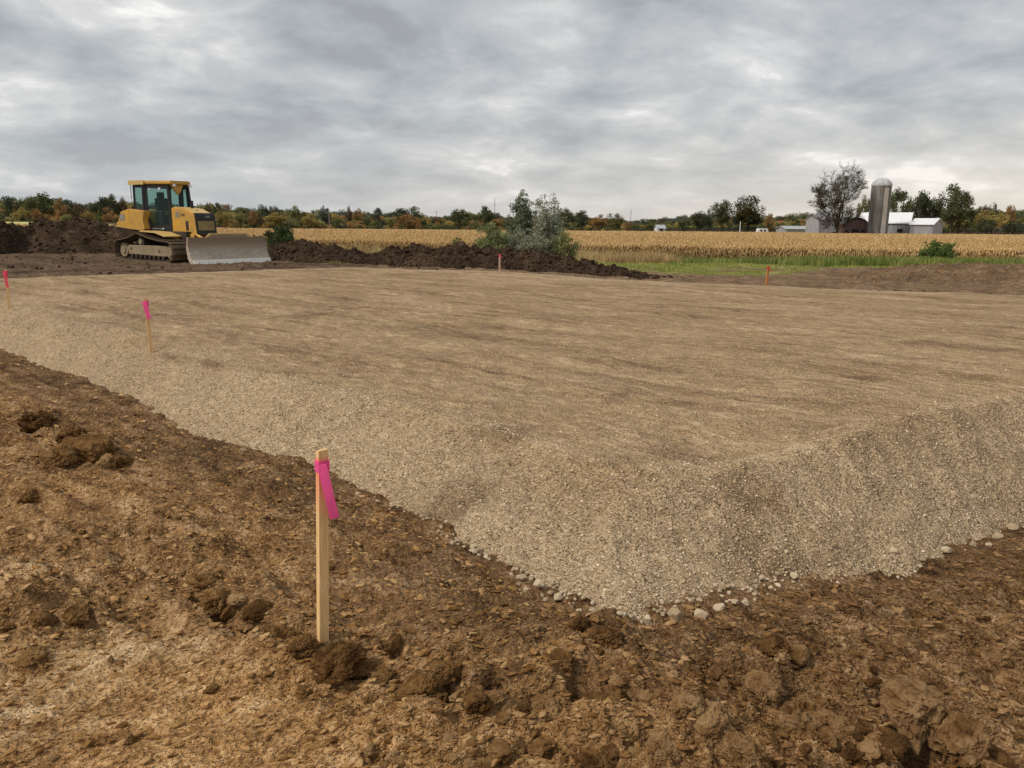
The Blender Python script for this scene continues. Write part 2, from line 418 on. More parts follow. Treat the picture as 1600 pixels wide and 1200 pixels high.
def rough_mask(x, y):
    k = .62 + .25 * pn(x, y, 1.6, 41)
    for a, b, c, s in _m: k = k + .9 * np.exp(-((x - a) ** 2 + (y - b) ** 2) / (2 * (s * 1.8) ** 2))
    bx, by = G(330, 1130)
    k = k - .30 * np.exp(-((x - bx) ** 2 + (y - by) ** 2) / (2 * .5 ** 2))
    return np.clip(k, .18, 1.5)
def ground_z(x, y):
    x = np.asarray(x, float); y = np.asarray(y, float)
    r = np.hypot(x, y + 1.0)
    z = level(x, y)
    soilk = (1 - .85 * sst(30, 60, y)) * (1 - .8 * np.exp(-((x + 12) ** 2 + (y - 30) ** 2) / 18))
    back = sst(14, 19, y) * (1 - grass_mask(x, y)) * sst(44, 40, y) if np.size(x) else 0
    z = z - .05 * np.exp(-((x + 11.5) ** 2 + (y - 29.8) ** 2) / 12)
    z = z + back * (.05 * (.6 - np.abs(pn(x * .8, y, .9, 14))) + .03 * pn(x, y * .7, .42, 15) - .02) * np.where(np.hypot(x + 12, y - 30) < 3.0, .35, 1)
    z = z + soilk * (.045 * pn(x, y, 2.3, 1) + .025 * pn(x, y, .9, 2)) 
    # combed surface left by the tracks: stretched along the pad's edges
    a = R(28); xr = x * math.cos(a) + y * math.sin(a); yr = -x * math.sin(a) + y * math.cos(a)
    right = 1 - sst(3.35, 2.75, y) * sst(.7, -.2, x)
    a2 = R(-36); xs = x * math.cos(a2) + y * math.sin(a2); ys = -x * math.sin(a2) + y * math.cos(a2)
    toe = 1 - .75 * np.exp(-((poly_sd(x, y) + .05) / .38) ** 2)
    def fade(l): return np.clip(l / (r * .0075) - .7, 0, 1)
    gx = (1 - right) * xr + right * xs; gy = (1 - right) * yr + right * ys
    z = z - .02 * (1 - toe) * (y < 11) + .022 * toe * fade(.3) * ((1 - right) * pn(xr * .45, yr, .30, 3) + right * (pn(xs * .22, ys, .26, 4) + .6 * pn(xs * .2, ys, .12, 19))) * 2.3
    rk = rough_mask(x, y)
    f1, idv = worley(x + .03 * pn(x, y, .1, 5), y, .105, 6)
    patch = sst(-.15, .35, pn(x, y, .55, 7))
    z = z + rk * fade(.1) * .042 * np.clip(.55 - f1, 0, 1) * 1.8 * sst(.35, .75, idv) * (.35 + .65 * patch)
    z = z + rk * (.028 * fade(.16) * pn(x, y, .16, 8) + .017 * fade(.08) * (1 - 2 * np.abs(pn(x, y, .085, 9))) + .015 * fade(.05) * pn(gx * .42, gy, .05, 10) + .011 * fade(.028) * pn(gx * .45, gy, .028, 11))
    for c, d, h_, s in _m: z = z + h_ * np.exp(-((x - c) ** 2 + (y - d) ** 2) / (2 * s * s)) * (1 + .35 * pn(x, y, .14, 12))
    for c, d, h_, s in _hl: z = z - 2.3 * h_ * np.exp(-(((x - c) ** 2 + (y - d) ** 2) / (s * s)) ** 1.6)
    wx = x + .05 * pn(x, y, .5, 16) + .02 * pn(x, y, .15, 17)
    for q, dep, wd_ in TRACKS:
        d = seg_d(wx, y, q); z = z + fade(.12) * dep * (-np.exp(-(d / wd_) ** 2) + .7 * np.exp(-((d - 2.1 * wd_) / wd_) ** 2)) * np.clip(.75 + .9 * pn(x, y, .45, 18), 0, 1.4)
    dr = seg_d(x, y + .02 * pn(x, y, .2, 13), RUT)
    z = z - .05 * np.exp(-(dr / .035) ** 2)
    return z
def edge_sd(x, y):
    s = poly_sd(x, y)
    return s + .04 + .075 * pn(x, y, .62, 21) + .035 * pn(x, y, .2, 22) + .02 * pn(x, y, .085, 23)
RIDGES = [[(120, 452), (220, 485), (350, 508), (520, 530)], [(250, 546), (400, 578), (560, 590)], [(640, 560), (900, 610), (1150, 640)],
          [(700, 470), (1000, 478), (1300, 500)], [(430, 470), (640, 492), (860, 520)], [(900, 445), (1250, 470), (1500, 500)], [(500, 425), (760, 445), (1000, 452)], [(60, 470), (250, 500), (420, 545), (640, 580)], [(620, 500), (850, 540), (1080, 590), (1300, 610)], [(850, 480), (1150, 505), (1450, 545)], [(330, 455), (560, 480), (760, 500)], [(1000, 462), (1300, 480), (1600, 520)]]
RIDGES = [[tuple(at_z(*p, H_PAD)[:2]) for p in rr] for rr in RIDGES]
def pad_z(x, y):
    x = np.asarray(x, float); y = np.asarray(y, float)
    r = np.hypot(x, y + 1.0)
    g = level(x, y); s = edge_sd(x, y)
    nose = np.exp(-((x - .45) / .62) ** 2 - ((y - 3.75) / .75) ** 2)
    top = H_PAD + .07 * sst(1.0, 2.6, x) * (1 - sst(8, 14, y)) + .028 * pn(x, y, 3.1, 31) + .016 * pn(x, y, 1.1, 32)
    bx, by = at_z(1150, 730, .3)[:2]
    top = top - .05 * np.exp(-((x - bx) ** 2 + (y - by) ** 2) / (2 * .35 ** 2))
    zz = g - .05 + (.62 + .13 * sst(1, 2.4, x) - .24 * nose + .03 * pn(x + .4 * y, .25 * (y - x), .30, 40)) * (s + .02)
    top = top + .038 * np.exp(-((s - .66) / .13) ** 2) * np.clip(.75 + .5 * pn(x, y, 1.3, 43), .2, 1.2) * (1 - sst(9.5, 13, y)) * (1 - nose) - .03 * np.exp(-((s - 1.15) / .3) ** 2) * sst(.6, 1.4, x) * (1 - sst(5, 7, y))
    k = .035
    hh = np.clip(.5 + .5 * (top - zz) / k, 0, 1)
    z = top * (1 - hh) + zz * hh - k * hh * (1 - hh)
    def fade(l): return np.clip(l / (r * .0075) - .7, 0, 1)
    a = R(-43); xs = x * math.cos(a) + y * math.sin(a); ys = -x * math.sin(a) + y * math.cos(a)
    z = z + .016 * fade(.5) * pn(xs * .2, ys, .5, 33) + .008 * fade(.2) * pn(xs * .12, ys, .2, 45) + .013 * fade(.16) * pn(x, y, .16, 34) + .007 * fade(.08) * pn(xs * .5, ys, .08, 42)
    f1, idv = worley(x, y, .034, 35)
    z = z + fade(.034) * .009 * np.clip(.6 - f1, 0, 1) * 2 * (.3 + .7 * idv)
    z = z + .004 * fade(.05) * pn(x, y, .05, 36)
    for q in RIDGES:
        d = seg_d(x + .03 * pn(x, y, .8, 37), y + .03 * pn(x, y, .8, 38), q)
        z = z + .016 * np.exp(-(d / .05) ** 2) * np.clip(.6 + pn(x, y, .4, 39), 0, 1)
    return z
def surf_z(x, y):
    return np.maximum(ground_z(x, y), np.where(edge_sd(x, y) > -.03, pad_z(x, y), -99))


YL = np.array([(-60, 52), (-30, 50), (-12, 45), (-9, 31), (-4, 27.5), (0, 25), (3, 24), (6, 23), (8.5, 24), (10.5, 26.5), (12, 30), (20, 28), (60, 32)])
def grass_mask(x, y):
    return sst(0, .8, y - np.interp(x, YL[:, 0], YL[:, 1]) + .7 * pn(x, y, 1.5, 51) + .3 * pn(x, y, .4, 52))
CF = np.array([(-140, 150), (-60, 112), (-32, 88), (-14.8, 78), (6, 68), (20, 63), (31.5, 57), (39.6, 53.5), (80, 40), (150, 20)])
def crop_front(x): return np.interp(x, CF[:, 0], CF[:, 1])

def build_ground():
    half = R(47)
    th = np.concatenate([np.arange(-half, half, .0027), np.arange(half, 2 * math.pi - half, R(4))])
    rr = [1.5]
    while rr[-1] < 45: rr.append(rr[-1] * 1.0049)
    while rr[-1] < 1150: rr.append(rr[-1] * 1.03)
    rr = np.array(rr)
    T, Rr = np.meshgrid(th, rr)
    X = Rr * np.sin(T); Y = Rr * np.cos(T) - 1.0
    nR, nT = X.shape
    x = X.ravel(); y = Y.ravel()
    es = edge_sd(x, y); z = ground_z(x, y)
    z = z - .12 * sst(.02, .25, es)
    idx = np.arange(nR * nT).reshape(nR, nT)
    nx = np.roll(idx, -1, axis=1)
    q = np.stack([idx[:-1], nx[:-1], nx[1:], idx[1:]], -1).reshape(-1, 4)[:, ::-1]
    cap = len(x)
    ok = (es[q] < .45).any(1)
    xs = np.append(x, 0.0); ys = np.append(y, -1.0); zs = np.append(z, 0.0)
    me = np_mesh('ground', np.stack([xs, ys, zs], 1), q[ok])
    gm = grass_mask(xs, ys)
    front = crop_front(xs)
    straw = sst(-1.5, 1.5, ys - front + 1.5 * pn(xs, ys, 3, 61))
    hay = sst(62, 74, -xs - .12 * ys) * sst(100, 130, ys) * (1 - sst(225, 235, ys))
    straw = straw * (1 - sst(230, 245, ys + .02 * xs))
    # dryness of the soil: golden and dry to the lower left, damp and dark to the right and along the pad
    dry = .18 + .72 * sst(3.15, 2.55, ys) * sst(.55, -.35, xs) + .22 * pn(xs, ys, .9, 62) + .16 * pn(xs, ys, .3, 63) + .22 * sst(-1.5, -3.0, xs) * sst(5.5, 4.0, ys)
    dry = dry - .30 * sst(.4, 1.3, xs - .12 * ys) - .30 * np.exp(-((np.append(es, -9) + .15) / .42) ** 2) * (ys < 11)
    for a, b, c, s in _m[:4] + _m[9:11]: dry = dry - .6 * np.exp(-((xs - a) ** 2 + (ys - b) ** 2) / (2 * (s * 1.4) ** 2))
    dry = dry - .25 * sst(6, 12, ys)
    pale = np.zeros(xs.shape)
    for a, b, s in ((210, 1005, .17), (110, 1040, .15), (60, 905, .14), (20, 1100, .2)):
        c, d = G(a, b); pale = np.maximum(pale, np.exp(-((xs - c) ** 2 / (2.2 * s * s) + (ys - d) ** 2 / (1.0 * s * s))))
    top = sst(.35, .75, .5 + .6 * pn(xs * .6, ys, 1.7, 64) + .25 * pn(xs, ys, .5, 66)) * sst(17.5, 21, ys) * sst(-2, -7, xs) * .75
    top = np.maximum(top, .45 * sst(18.5, 22, ys) * sst(-2, -8, xs) * (ys < 60))
    top = top
    top = np.maximum(top, .42 * np.exp(-((np.append(es, -9) + .22) / .42) ** 2) * (ys < 12) * np.clip(.8 + .6 * pn(xs, ys, .5, 68), 0, 1.2))
    dl = seg_d(xs + .1 * pn(xs, ys, .5, 65), ys, [(-3, 24.6), (-.2, 22.9), (3.2, 19.2), (6, 18.2), (10.5, 15.9), (14, 14.4)])
    top = np.maximum(top, np.exp(-(dl / .38) ** 2))
    wf = sst(236, 246, ys + .02 * xs); gm = gm * (1 - wf); top = np.maximum(top, wf)
    fattr(me, 'dry', np.clip(dry, 0, 1)); fattr(me, 'pale', np.clip(pale * .85, 0, 1)); fattr(me, 'topsoil', np.clip(top, 0, 1))
    fattr(me, 'far', .85 * sst(12, 16, ys)); fattr(me, 'side', 1 - sst(3.35, 2.75, ys) * sst(.7, -.2, xs)); fattr(me, 'grass', gm * (1 - straw) * np.clip(1.15 - np.where(ys < 30, 1.1, .9) * sst(np.where(ys < 30, -.25, .1), .45, pn(xs, ys * 2.2, 3.0, 67)), 0, 1)); fattr(me, 'straw', straw); fattr(me, 'hay', hay)
    g = link('ground', me, M['soil']); tag(g, kind='structure')
    # gravel pad on the same grid
    keep = (es[q] > -.10).any(1)
    used = np.unique(q[keep]); remap = np.full(cap, -1); remap[used] = np.arange(len(used))
    px_, py_ = x[used], y[used]; pz = pad_z(px_, py_)
    esu = es[used]; pz = np.where(esu < -.06, pz - .05, pz)
    me = np_mesh('gravel_pad', np.stack([px_, py_, pz], 1), remap[q[keep]])
    dust = .42 + .08 * pn(px_, py_, .9, 75) + .50 * sst(.45, .95, esu + .22 * pn(px_, py_, 1.2, 71)) + .12 * pn(px_, py_, .7, 72)
    brown = np.zeros(px_.shape)
    for a, b, s, kx in ((1180, 765, .34, 1.3), (1060, 712, .28, 2.2), (1220, 800, .2, 1.0), (710, 735, .26, 1.6), (800, 690, .2, 2.2), (1340, 612, .12, 1.5), (700, 780, .12, 1.2), (960, 625, .2, 2), (480, 500, .5, 2), (260, 498, .4, 2)):
        p = at_z(a, b, .3); brown = np.maximum(brown, np.exp(-((px_ - p[0]) ** 2 / (kx * s * s) + (py_ - p[1]) ** 2 / (s * s))))
    brown = brown * sst(-.25, .35, pn(px_, py_, .35, 73) + .3 * pn(px_, py_, .12, 74) + .15) * .85
    _a = R(-43); us = px_ * math.cos(_a) + py_ * math.sin(_a); ws = -px_ * math.sin(_a) + py_ * math.cos(_a)
    brown = np.maximum(brown, .55 * sst(.12, .40, pn(us * .07, ws, .30, 76)) * sst(.6, 1.2, esu) * np.clip(.6 + .8 * pn(us, ws, .6, 77), 0, 1))
    for qd in RIDGES:
        d = seg_d(px_ + .03 * pn(px_, py_, .8, 37), py_ + .03 * pn(px_, py_, .8, 38), qd)
        brown = np.maximum(brown, .75 * np.exp(-(d / .045) ** 2) * np.clip(.6 + 1.1 * pn(px_, py_, .3, 39), 0, 1))
    fattr(me, 'dust', np.clip(dust, 0, 1)); fattr(me, 'brown', np.clip(brown, 0, 1))
    p = link('gravel_pad', me, M['gravel']); tag(p, kind='structure')
    return g, p
ground, pad = build_ground()


# ------------------------------------------------------------------ lumps: clods, stones, crumbs
from mathutils import noise as mn
def lump_mesh(name, sub, amp, seed, flat=.7, ang=.0, lam=.9, cut=(.62, .92), planes=9):
    """broken lump: icosphere, rough 3D noise, chunky cells, a few flat breaks"""
    bm = bmesh.new(); bmesh.ops.create_icosphere(bm, subdivisions=sub, radius=1.0)
    r = random.Random(seed); pl = []
    for _ in range(planes):
        n = Vector((r.gauss(0, 1), r.gauss(0, 1), r.gauss(0, 1))).normalized(); pl.append((n, r.uniform(*cut)))
    off = Vector((r.uniform(0, 99), r.uniform(0, 99), r.uniform(0, 99)))
    for v in bm.verts:
        p = v.co.copy(); q = p / lam + off
        d = 1 + amp * .55 * mn.noise(q) + amp * .35 * mn.noise(q * 2.3)
        if sub > 2:
            vd = mn.voronoi(q * 1.9)[0]; d += amp * .45 * (min(vd[1] - vd[0], .45) - .3)
            vd = mn.voronoi(q * 4.6)[0]; d += amp * .20 * (min(vd[1] - vd[0], .4) - .2) + amp * .22 * mn.noise(q * 8) + amp * .15 * mn.noise(q * 17)
        p = p * d
        for n, c in pl:
            t = p.dot(n)
            if t > c: p -= n * (t - c) * ang
        v.co = (p.x, p.y, p.z * flat)
    me = bpy.data.meshes.new(name); bm.to_mesh(me); bm.free()
    return me
clod_big = [lump_mesh('dirt_clod', 5, .8, 100 + i, .66, .45, .8, (.5, .85), 12) for i in range(6)]
clod_mid = [lump_mesh('dirt_clod', 4, .75, 120 + i, .66, .5, .8, (.5, .85), 12) for i in range(6)]
stone_me = [lump_mesh('stone', 3, .30, 140 + i, .66, 1.0, .9, (.55, .85), 13) for i in range(8)]
for m_ in clod_big + clod_mid: m_.materials.append(M['clod'])
for m_ in stone_me:
    m_.materials.append(M['toe'])
# crumb and gravel templates: small meshes that only feed the scatter nodes
def tmpl(me):
    o = bpy.data.objects.new(me.name, me); return o
crumb_t = [tmpl(lump_mesh('crumb', 1, .3, 160 + i, .6, .8)) for i in range(3)]
grav_t = [tmpl(lump_mesh('pebble', 1, .2, 170 + i, .5, .95)) for i in range(4)]
for o in crumb_t: o.data.materials.append(M['crumb'])
for o in grav_t: o.data.materials.append(M['stone'])


def scatter(name, pts, rot, scl, pick, tmpls, parent=None, col=None):
    """one 'stuff' object: points carrying instanced templates"""
    me = bpy.data.meshes.new(name); pts = np.asarray(pts, np.float32)
    me.vertices.add(len(pts)); me.vertices.foreach_set('co', pts.ravel())
    a = me.attributes.new('rot', 'FLOAT_VECTOR', 'POINT'); a.data.foreach_set('vector', np.asarray(rot, np.float32).ravel())
    scl = np.asarray(scl, np.float32)
    if scl.ndim == 1: scl = np.repeat(scl[:, None], 3, 1)
    a = me.attributes.new('scl', 'FLOAT_VECTOR', 'POINT'); a.data.foreach_set('vector', scl.ravel())
    a = me.attributes.new('pick', 'INT', 'POINT'); a.data.foreach_set('value', np.asarray(pick, np.int32))
    if col is not None:
        a = me.attributes.new('col', 'FLOAT_COLOR', 'POINT')
        a.data.foreach_set('color', np.concatenate([col, np.ones((len(col), 1))], 1).astype(np.float32).ravel())
    o = link(name, me, None, parent)
    ng = bpy.data.node_groups.new(name + '_nodes', 'GeometryNodeTree')
    ng.interface.new_socket('Geometry', in_out='INPUT', socket_type='NodeSocketGeometry')
    ng.interface.new_socket('Geometry', in_out='OUTPUT', socket_type='NodeSocketGeometry')
    N, L = ng.nodes, ng.links
    gi = N.new('NodeGroupInput'); go = N.new('NodeGroupOutput'); ip = N.new('GeometryNodeInstanceOnPoints'); jn = N.new('GeometryNodeJoinGeometry')
    for t in tmpls[::-1]:
        oi = N.new('GeometryNodeObjectInfo'); oi.inputs['Object'].default_value = t
        g2 = N.new('GeometryNodeGeometryToInstance'); L.new(oi.outputs['Geometry'], g2.inputs[0]); L.new(g2.outputs[0], jn.inputs[0])
    def na(nm, ty):
        n = N.new('GeometryNodeInputNamedAttribute'); n.data_type = ty; n.inputs['Name'].default_value = nm
        return next(s for s in n.outputs if s.enabled and s.name == 'Attribute')
    L.new(gi.outputs[0], ip.inputs['Points']); L.new(jn.outputs[0], ip.inputs['Instance'])
    ip.inputs['Pick Instance'].default_value = True
    L.new(na('pick', 'INT'), ip.inputs['Instance Index']); L.new(na('rot', 'FLOAT_VECTOR'), ip.inputs['Rotation']); L.new(na('scl', 'FLOAT_VECTOR'), ip.inputs['Scale'])
    L.new(ip.outputs[0], go.inputs[0])
    md = o.modifiers.new('scatter', 'NODES'); md.node_group = ng
    return o


def put_lumps(items, name, parent, emb):
    """items: (meshes, px, py, width in px, aspect); heights read in one go"""
    P = np.array([G(it[1], it[2]) for it in items])
    z = surf_z(P[:, 0], P[:, 1])
    # re-aim once with the real height, so each lump stands where the photo shows it
    P = np.array([at_z(it[1], it[2], zz)[:2] for it, zz in zip(items, z)]); z = surf_z(P[:, 0], P[:, 1])
    for i, ((meshes, px, py, wd, asp), (x, y), zz) in enumerate(zip(items, P, z)):
        s = wd / FOC * math.hypot(math.hypot(x, y), 1.65 - zz) / 2
        o = link(name, meshes[i % len(meshes)], None, parent)
        o.location = (x, y, zz + s * .7 * (1 - emb * 2)); o.scale = (s, s * asp, s * random.uniform(.85, 1.1))
        o.rotation_euler = (random.uniform(-.3, .3), random.uniform(-.3, .3), random.uniform(0, 6.28))
# the clods the photo shows one by one: (px, py, width in px)
BIG = [(530, 1046, 88), (568, 1040, 56), (450, 992, 75), (425, 1000, 45), (360, 948, 36), (338, 925, 55), (345, 940, 26), (480, 1010, 40), (655, 1092, 85), (695, 1100, 60), (745, 1102, 55), (790, 1110, 50),
       (850, 1092, 72), (905, 1058, 70), (880, 1112, 60), (935, 1105, 45), (850, 1170, 52), (958, 1168, 42), (925, 1180, 65), (1000, 1150, 50), (1040, 1165, 60), (1110, 1160, 100), (1075, 1120, 55),
       (1195, 1055, 55), (1255, 1088, 110), (1180, 1085, 45), (1160, 1190, 75), (1420, 1135, 110), (1500, 1165, 90), (1390, 1160, 50), (1465, 1180, 45), (1560, 1180, 60), (1330, 1185, 50),
       (140, 700, 95), (95, 715, 60), (60, 665, 60), (185, 715, 45), (165, 735, 36), (110, 690, 50), (45, 770, 30), (625, 1040, 36), (590, 1055, 30), (720, 1075, 34), (810, 1075, 30), (945, 1000, 60), (905, 985, 40),
       (1010, 1085, 34), (322, 915, 40), (372, 965, 34), (405, 975, 50), (470, 1022, 46), (612, 1012, 40), (600, 1050, 46), (668, 1062, 44), (770, 1078, 46), (822, 1096, 50), (880, 1040, 46), (925, 1075, 40), (960, 1110, 44), (1210, 1040, 50), (1300, 1080, 56), (1240, 1110, 46), (1405, 1110, 60), (1450, 1135, 66), (1360, 1140, 40), (1075, 1185, 40), (780, 1180, 40), (700, 1150, 24), (580, 1090, 24), (1230, 1140, 44), (1290, 1160, 40), (50, 1030, 40), (20, 975, 46), (70, 968, 40), (120, 965, 44), (1020, 1030, 24), (1120, 1040, 30)]
put_lumps([(clod_big if wd > 45 else clod_mid, px, py, wd, random.uniform(.65, .95)) for px, py, wd in BIG], 'dirt_clod', ground, .40)
_c = [(random.uniform(-20, 1620), 600 + 620 * random.random() ** .7) for _ in range(1500)]
_g = np.array([G(*c) for c in _c]); _ok = (poly_sd(_g[:, 0], _g[:, 1]) < -.06) & (rng.random(1500) < rough_mask(_g[:, 0], _g[:, 1]) * .75 - .2)
put_lumps([(clod_mid, *_c[i], random.uniform(.022, .062) * random.uniform(.6, 1) * FOC / math.hypot(*_g[i]), random.uniform(.6, 1)) for i in np.nonzero(_ok)[0][:230]], 'dirt_clod', ground, .36)
# pale stones along the toe of the pad: hand-placed large ones, then a run of smaller ones
STN = [(1056, 967, 36), (1094, 964, 30), (1122, 955, 26), (1148, 950, 20), (872, 938, 22), (842, 915, 26), (818, 903, 18), (795, 885, 16), (985, 968, 18), (1012, 972, 16), (968, 962, 16), (1035, 972, 14),
                   (742, 852, 16), (728, 842, 13), (760, 868, 14), (1165, 942, 16), (1240, 905, 18), (1300, 885, 14), (1395, 878, 16), (1440, 880, 15), (1478, 866, 18), (1520, 856, 17), (1560, 838, 18), (1582, 828, 20), (1546, 846, 13),
                   (905, 945, 16), (925, 948, 14), (890, 928, 15), (860, 925, 14), (1180, 935, 14), (1215, 918, 13), (345, 690, 14), (380, 705, 11), (560, 775, 13), (590, 785, 12), (615, 795, 14)]
put_lumps([(stone_me, px, py, wd * .9, random.uniform(.6, .95)) for px, py, wd in STN], 'stone', pad, .28)
TOE = PAD[[18, 19, 20, 21, 22, 23, 0, 1, 2, 3]]
n = 4000; i = rng.integers(0, len(TOE) - 1, n); t = rng.random(n)[:, None]
P = TOE[i] * (1 - t) + TOE[i + 1] * t + rng.normal(0, .045, (n, 2)) + [0, .01]
e = edge_sd(P[:, 0], P[:, 1]); near = np.exp(-((P[:, 0] - .5) / 1.3) ** 2); ln = np.hypot(*(TOE[i + 1] - TOE[i]).T)
P = P[(rng.random(n) < ln / 2.9) & (e > -.05) & (e < .08) & (rng.random(n) < .12 + .88 * near)][:264]; Z = surf_z(P[:, 0], P[:, 1])
for k, ((x, y), z) in enumerate(zip(P, Z)):
    s = random.uniform(.0065, .0140) * (1 + .4 * math.exp(-((x - .5) / 1.3) ** 2)) * random.uniform(.7, 1.15)
    o = link('stone', stone_me[k % 8], None, pad); o.location = (x, y, z + s * .25); o.scale = (s, s * random.uniform(.65, 1), s)
    o.rotation_euler = (random.uniform(-.4, .4), random.uniform(-.4, .4), random.uniform(0, 6.28))

def rand_rot(n): return np.stack([rng.uniform(-.7, .7, n), rng.uniform(-.7, .7, n), rng.uniform(0, 6.28, n)], 1)
def polar_pts(n, r0, r1, half, pw=1.0):
    r = r0 * (r1 / r0) ** (rng.random(n) ** pw); a = rng.uniform(-half, half, n); return r * np.sin(a), r * np.cos(a) - .6
# loose crumbs on the soil
x, y = polar_pts(150000, 2.2, 13, R(46)); e = edge_sd(x, y); kk = (e < -.02) & (rng.random(len(x)) < np.clip(rough_mask(x, y) * .9, .3, 1)); x, y = x[kk], y[kk]
s = np.clip(.0034 * rng.pareto(2.4, len(x)) + .0030, 0, .016) * (1 + .06 * np.hypot(x, y))
rt = rand_rot(len(x)); sd_ = 1 - sst(3.35, 2.75, y) * sst(.7, -.2, x); rt[:, 2] = R(28) * (1 - sd_) + R(-30) * sd_ + rng.normal(0, .5, len(x)); rt[:, :2] *= .6
crumbs = scatter('soil_crumbs', np.stack([x, y, ground_z(x, y) + s * .12], 1), rt, s[:, None] * np.array([1.5, .85, .7]) * rng.uniform(.75, 1.25, (len(x), 3)), rng.integers(0, 3, len(x)), crumb_t, ground)
tag(crumbs, kind='stuff')
# loose gravel on the pad's slopes and shoulder, thinner on the rolled top
x, y = polar_pts(210000, 3.0, 15, R(46), 1.1); e = edge_sd(x, y)
kk = (e > -.04) & (rng.random(len(x)) < np.where(e < .9, 1.0, .40 * np.exp(-(e - .9) / 2.0) + .24)); x, y, e = x[kk], y[kk], e[kk]
s = rng.uniform(.0026, .0068, len(x)) * np.where(rng.random(len(x)) < .04, 1.8, 1.0) * np.where(e > .9, .75, 1) * (1 + .035 * np.hypot(x, y))
gs = scatter('loose_gravel', np.stack([x, y, pad_z(x, y) + s * .12], 1), rand_rot(len(x)), s, rng.integers(0, 4, len(x)), grav_t, pad)
tag(gs, kind='stuff')


# ------------------------------------------------------------------ heaps of earth
def heap(name, prof, depth, mat, label, cat, top, seed, lam=.5, amp=.22, res=.05, lumps=0, back=1.0, smooth_k=1.0, lmax=.085):
    """prof: (px, py of the front foot, py of the top); a ridge following them, with a real back slope"""
    P = []
    for px, pb, pt in prof:
        f = at_z(px, pb, 0.15)
        for _ in range(3): f = at_z(px, pb, float(level(np.array([f[0]]), np.array([f[1]]))[0]))
        c = at_y(px, pt, f[1] + depth * .5); P.append((f[0], f[1], max(.04, c[2] - f[2]), f[2]))
    P = np.array(P); dl = np.append(0, np.cumsum(np.hypot(np.diff(P[:, 0]), np.diff(P[:, 1]))))
    n = int(dl[-1] / res); m_ = int(depth * (1 + back) / 2 / res) + 2
    tt = np.linspace(0, dl[-1], n); ss = np.linspace(0, 1, m_)
    fx, fy, hh = (np.interp(tt, dl, P[:, i]) for i in range(3))
    dx = np.gradient(fx); dy = np.gradient(fy); q = np.hypot(dx, dy); nx, ny = -dy / q, dx / q
    X = fx[:, None] + 0 * nx[:, None] * ss; Y = fy[:, None] + ss[None] * depth * (1 + back) / 2
    S = np.repeat(ss[None], n, 0)
    prof_ = np.where(S < .48, sst(-.25, 1.0, S / .48) - .104 * np.clip(1 - S / .2, 0, 1), sst(1.0, 0, (S - .48) / .52))
    en = sst(0, .5, tt)[:, None] * sst(0, .5, dl[-1] - tt)[:, None]
    f1, iv = worley(X, Y, lam, seed); f2, iv2 = worley(X, Y, lam * .4, seed + 5)
    nz = amp * (smooth_k * (np.clip(.6 - f1, 0, 1) * 1.3 * iv + .5 * np.clip(.6 - f2, 0, 1) * iv2) + .6 * pn(X, Y, lam * 1.6, seed + 9) + .4 * pn(X, Y, lam * .5, seed + 10) + .2 * pn(X, Y, lam * .22, seed + 11))
    fz = np.interp(tt, dl, P[:, 3])[:, None]; bl_ = sst(.5, 1, S)
    Z = fz * (1 - bl_) + level(X, Y) * bl_ + en * (hh[:, None] * prof_ * (1 + .12 * pn(X, Y, 1.1, seed + 12)) + nz * np.clip(prof_ * 1.5, 0, 1) * np.clip(hh[:, None] / .3, .25, 1)) - .05
    idx = np.arange(n * m_).reshape(n, m_)
    qd = np.stack([idx[:-1, :-1], idx[1:, :-1], idx[1:, 1:], idx[:-1, 1:]], -1).reshape(-1, 4)
    me = np_mesh(name, np.stack([X.ravel(), Y.ravel(), Z.ravel()], 1), qd)
    for a in ('grass', 'straw', 'hay', 'pale', 'side'): fattr(me, a, np.zeros(X.size))
    fattr(me, 'dry', np.clip(.45 + .5 * pn(X, Y, .9, seed + 3), 0, 1).ravel()); fattr(me, 'topsoil', np.clip(top + .35 * pn(X, Y, .8, seed + 4), 0, 1).ravel())
    fattr(me, 'far', np.full(X.size, .9)); root = empty(name, (0, 0, 0)); tag(root, label, cat)
    link('earth', me, mat, root)
    if lumps:
        i = rng.integers(0, n, lumps); j = (rng.beta(1.2, 1.6, lumps) * (m_ - 1)).astype(int)
        s = np.clip(.016 * rng.pareto(2.0, lumps) + .02, 0, lmax); s3 = s[:, None] * rng.uniform(.6, 1.35, (lumps, 3))
        t = [tmpl(lump_mesh('crumb', 2, .6, seed + 20 + u, .8, .8, .7)) for u in range(3)]
        for o in t: o.data.materials.append(mat_lump)
        c = scatter('clods', np.stack([X[i, j], Y[i, j], Z[i, j] + s * .1], 1), rand_rot(lumps), s3, rng.integers(0, 3, lumps), t, root); tag(c, kind='stuff')
    return root
mat_lump = M['topclod']
heap('topsoil_berm', [(398, 404, 398), (415, 406, 384), (440, 407, 378), (470, 408, 376), (500, 410, 384), (535, 412, 392), (580, 414, 396), (610, 416, 389), (632, 418, 386), (660, 419, 388), (690, 420, 386), (720, 421, 385), (750, 421, 388), (790, 423, 387), (815, 424, 390),
                      (840, 425, 393), (870, 427, 400), (900, 429, 405), (930, 431, 411), (970, 434, 418), (1010, 437, 426), (1060, 440, 433), (1090, 441, 437)],
     2.6, M['soil'], 'long lumpy berm of dark topsoil running behind the gravel pad beside the blade', 'earth berm', 1.0, 300, .45, .20, .05, 5200)
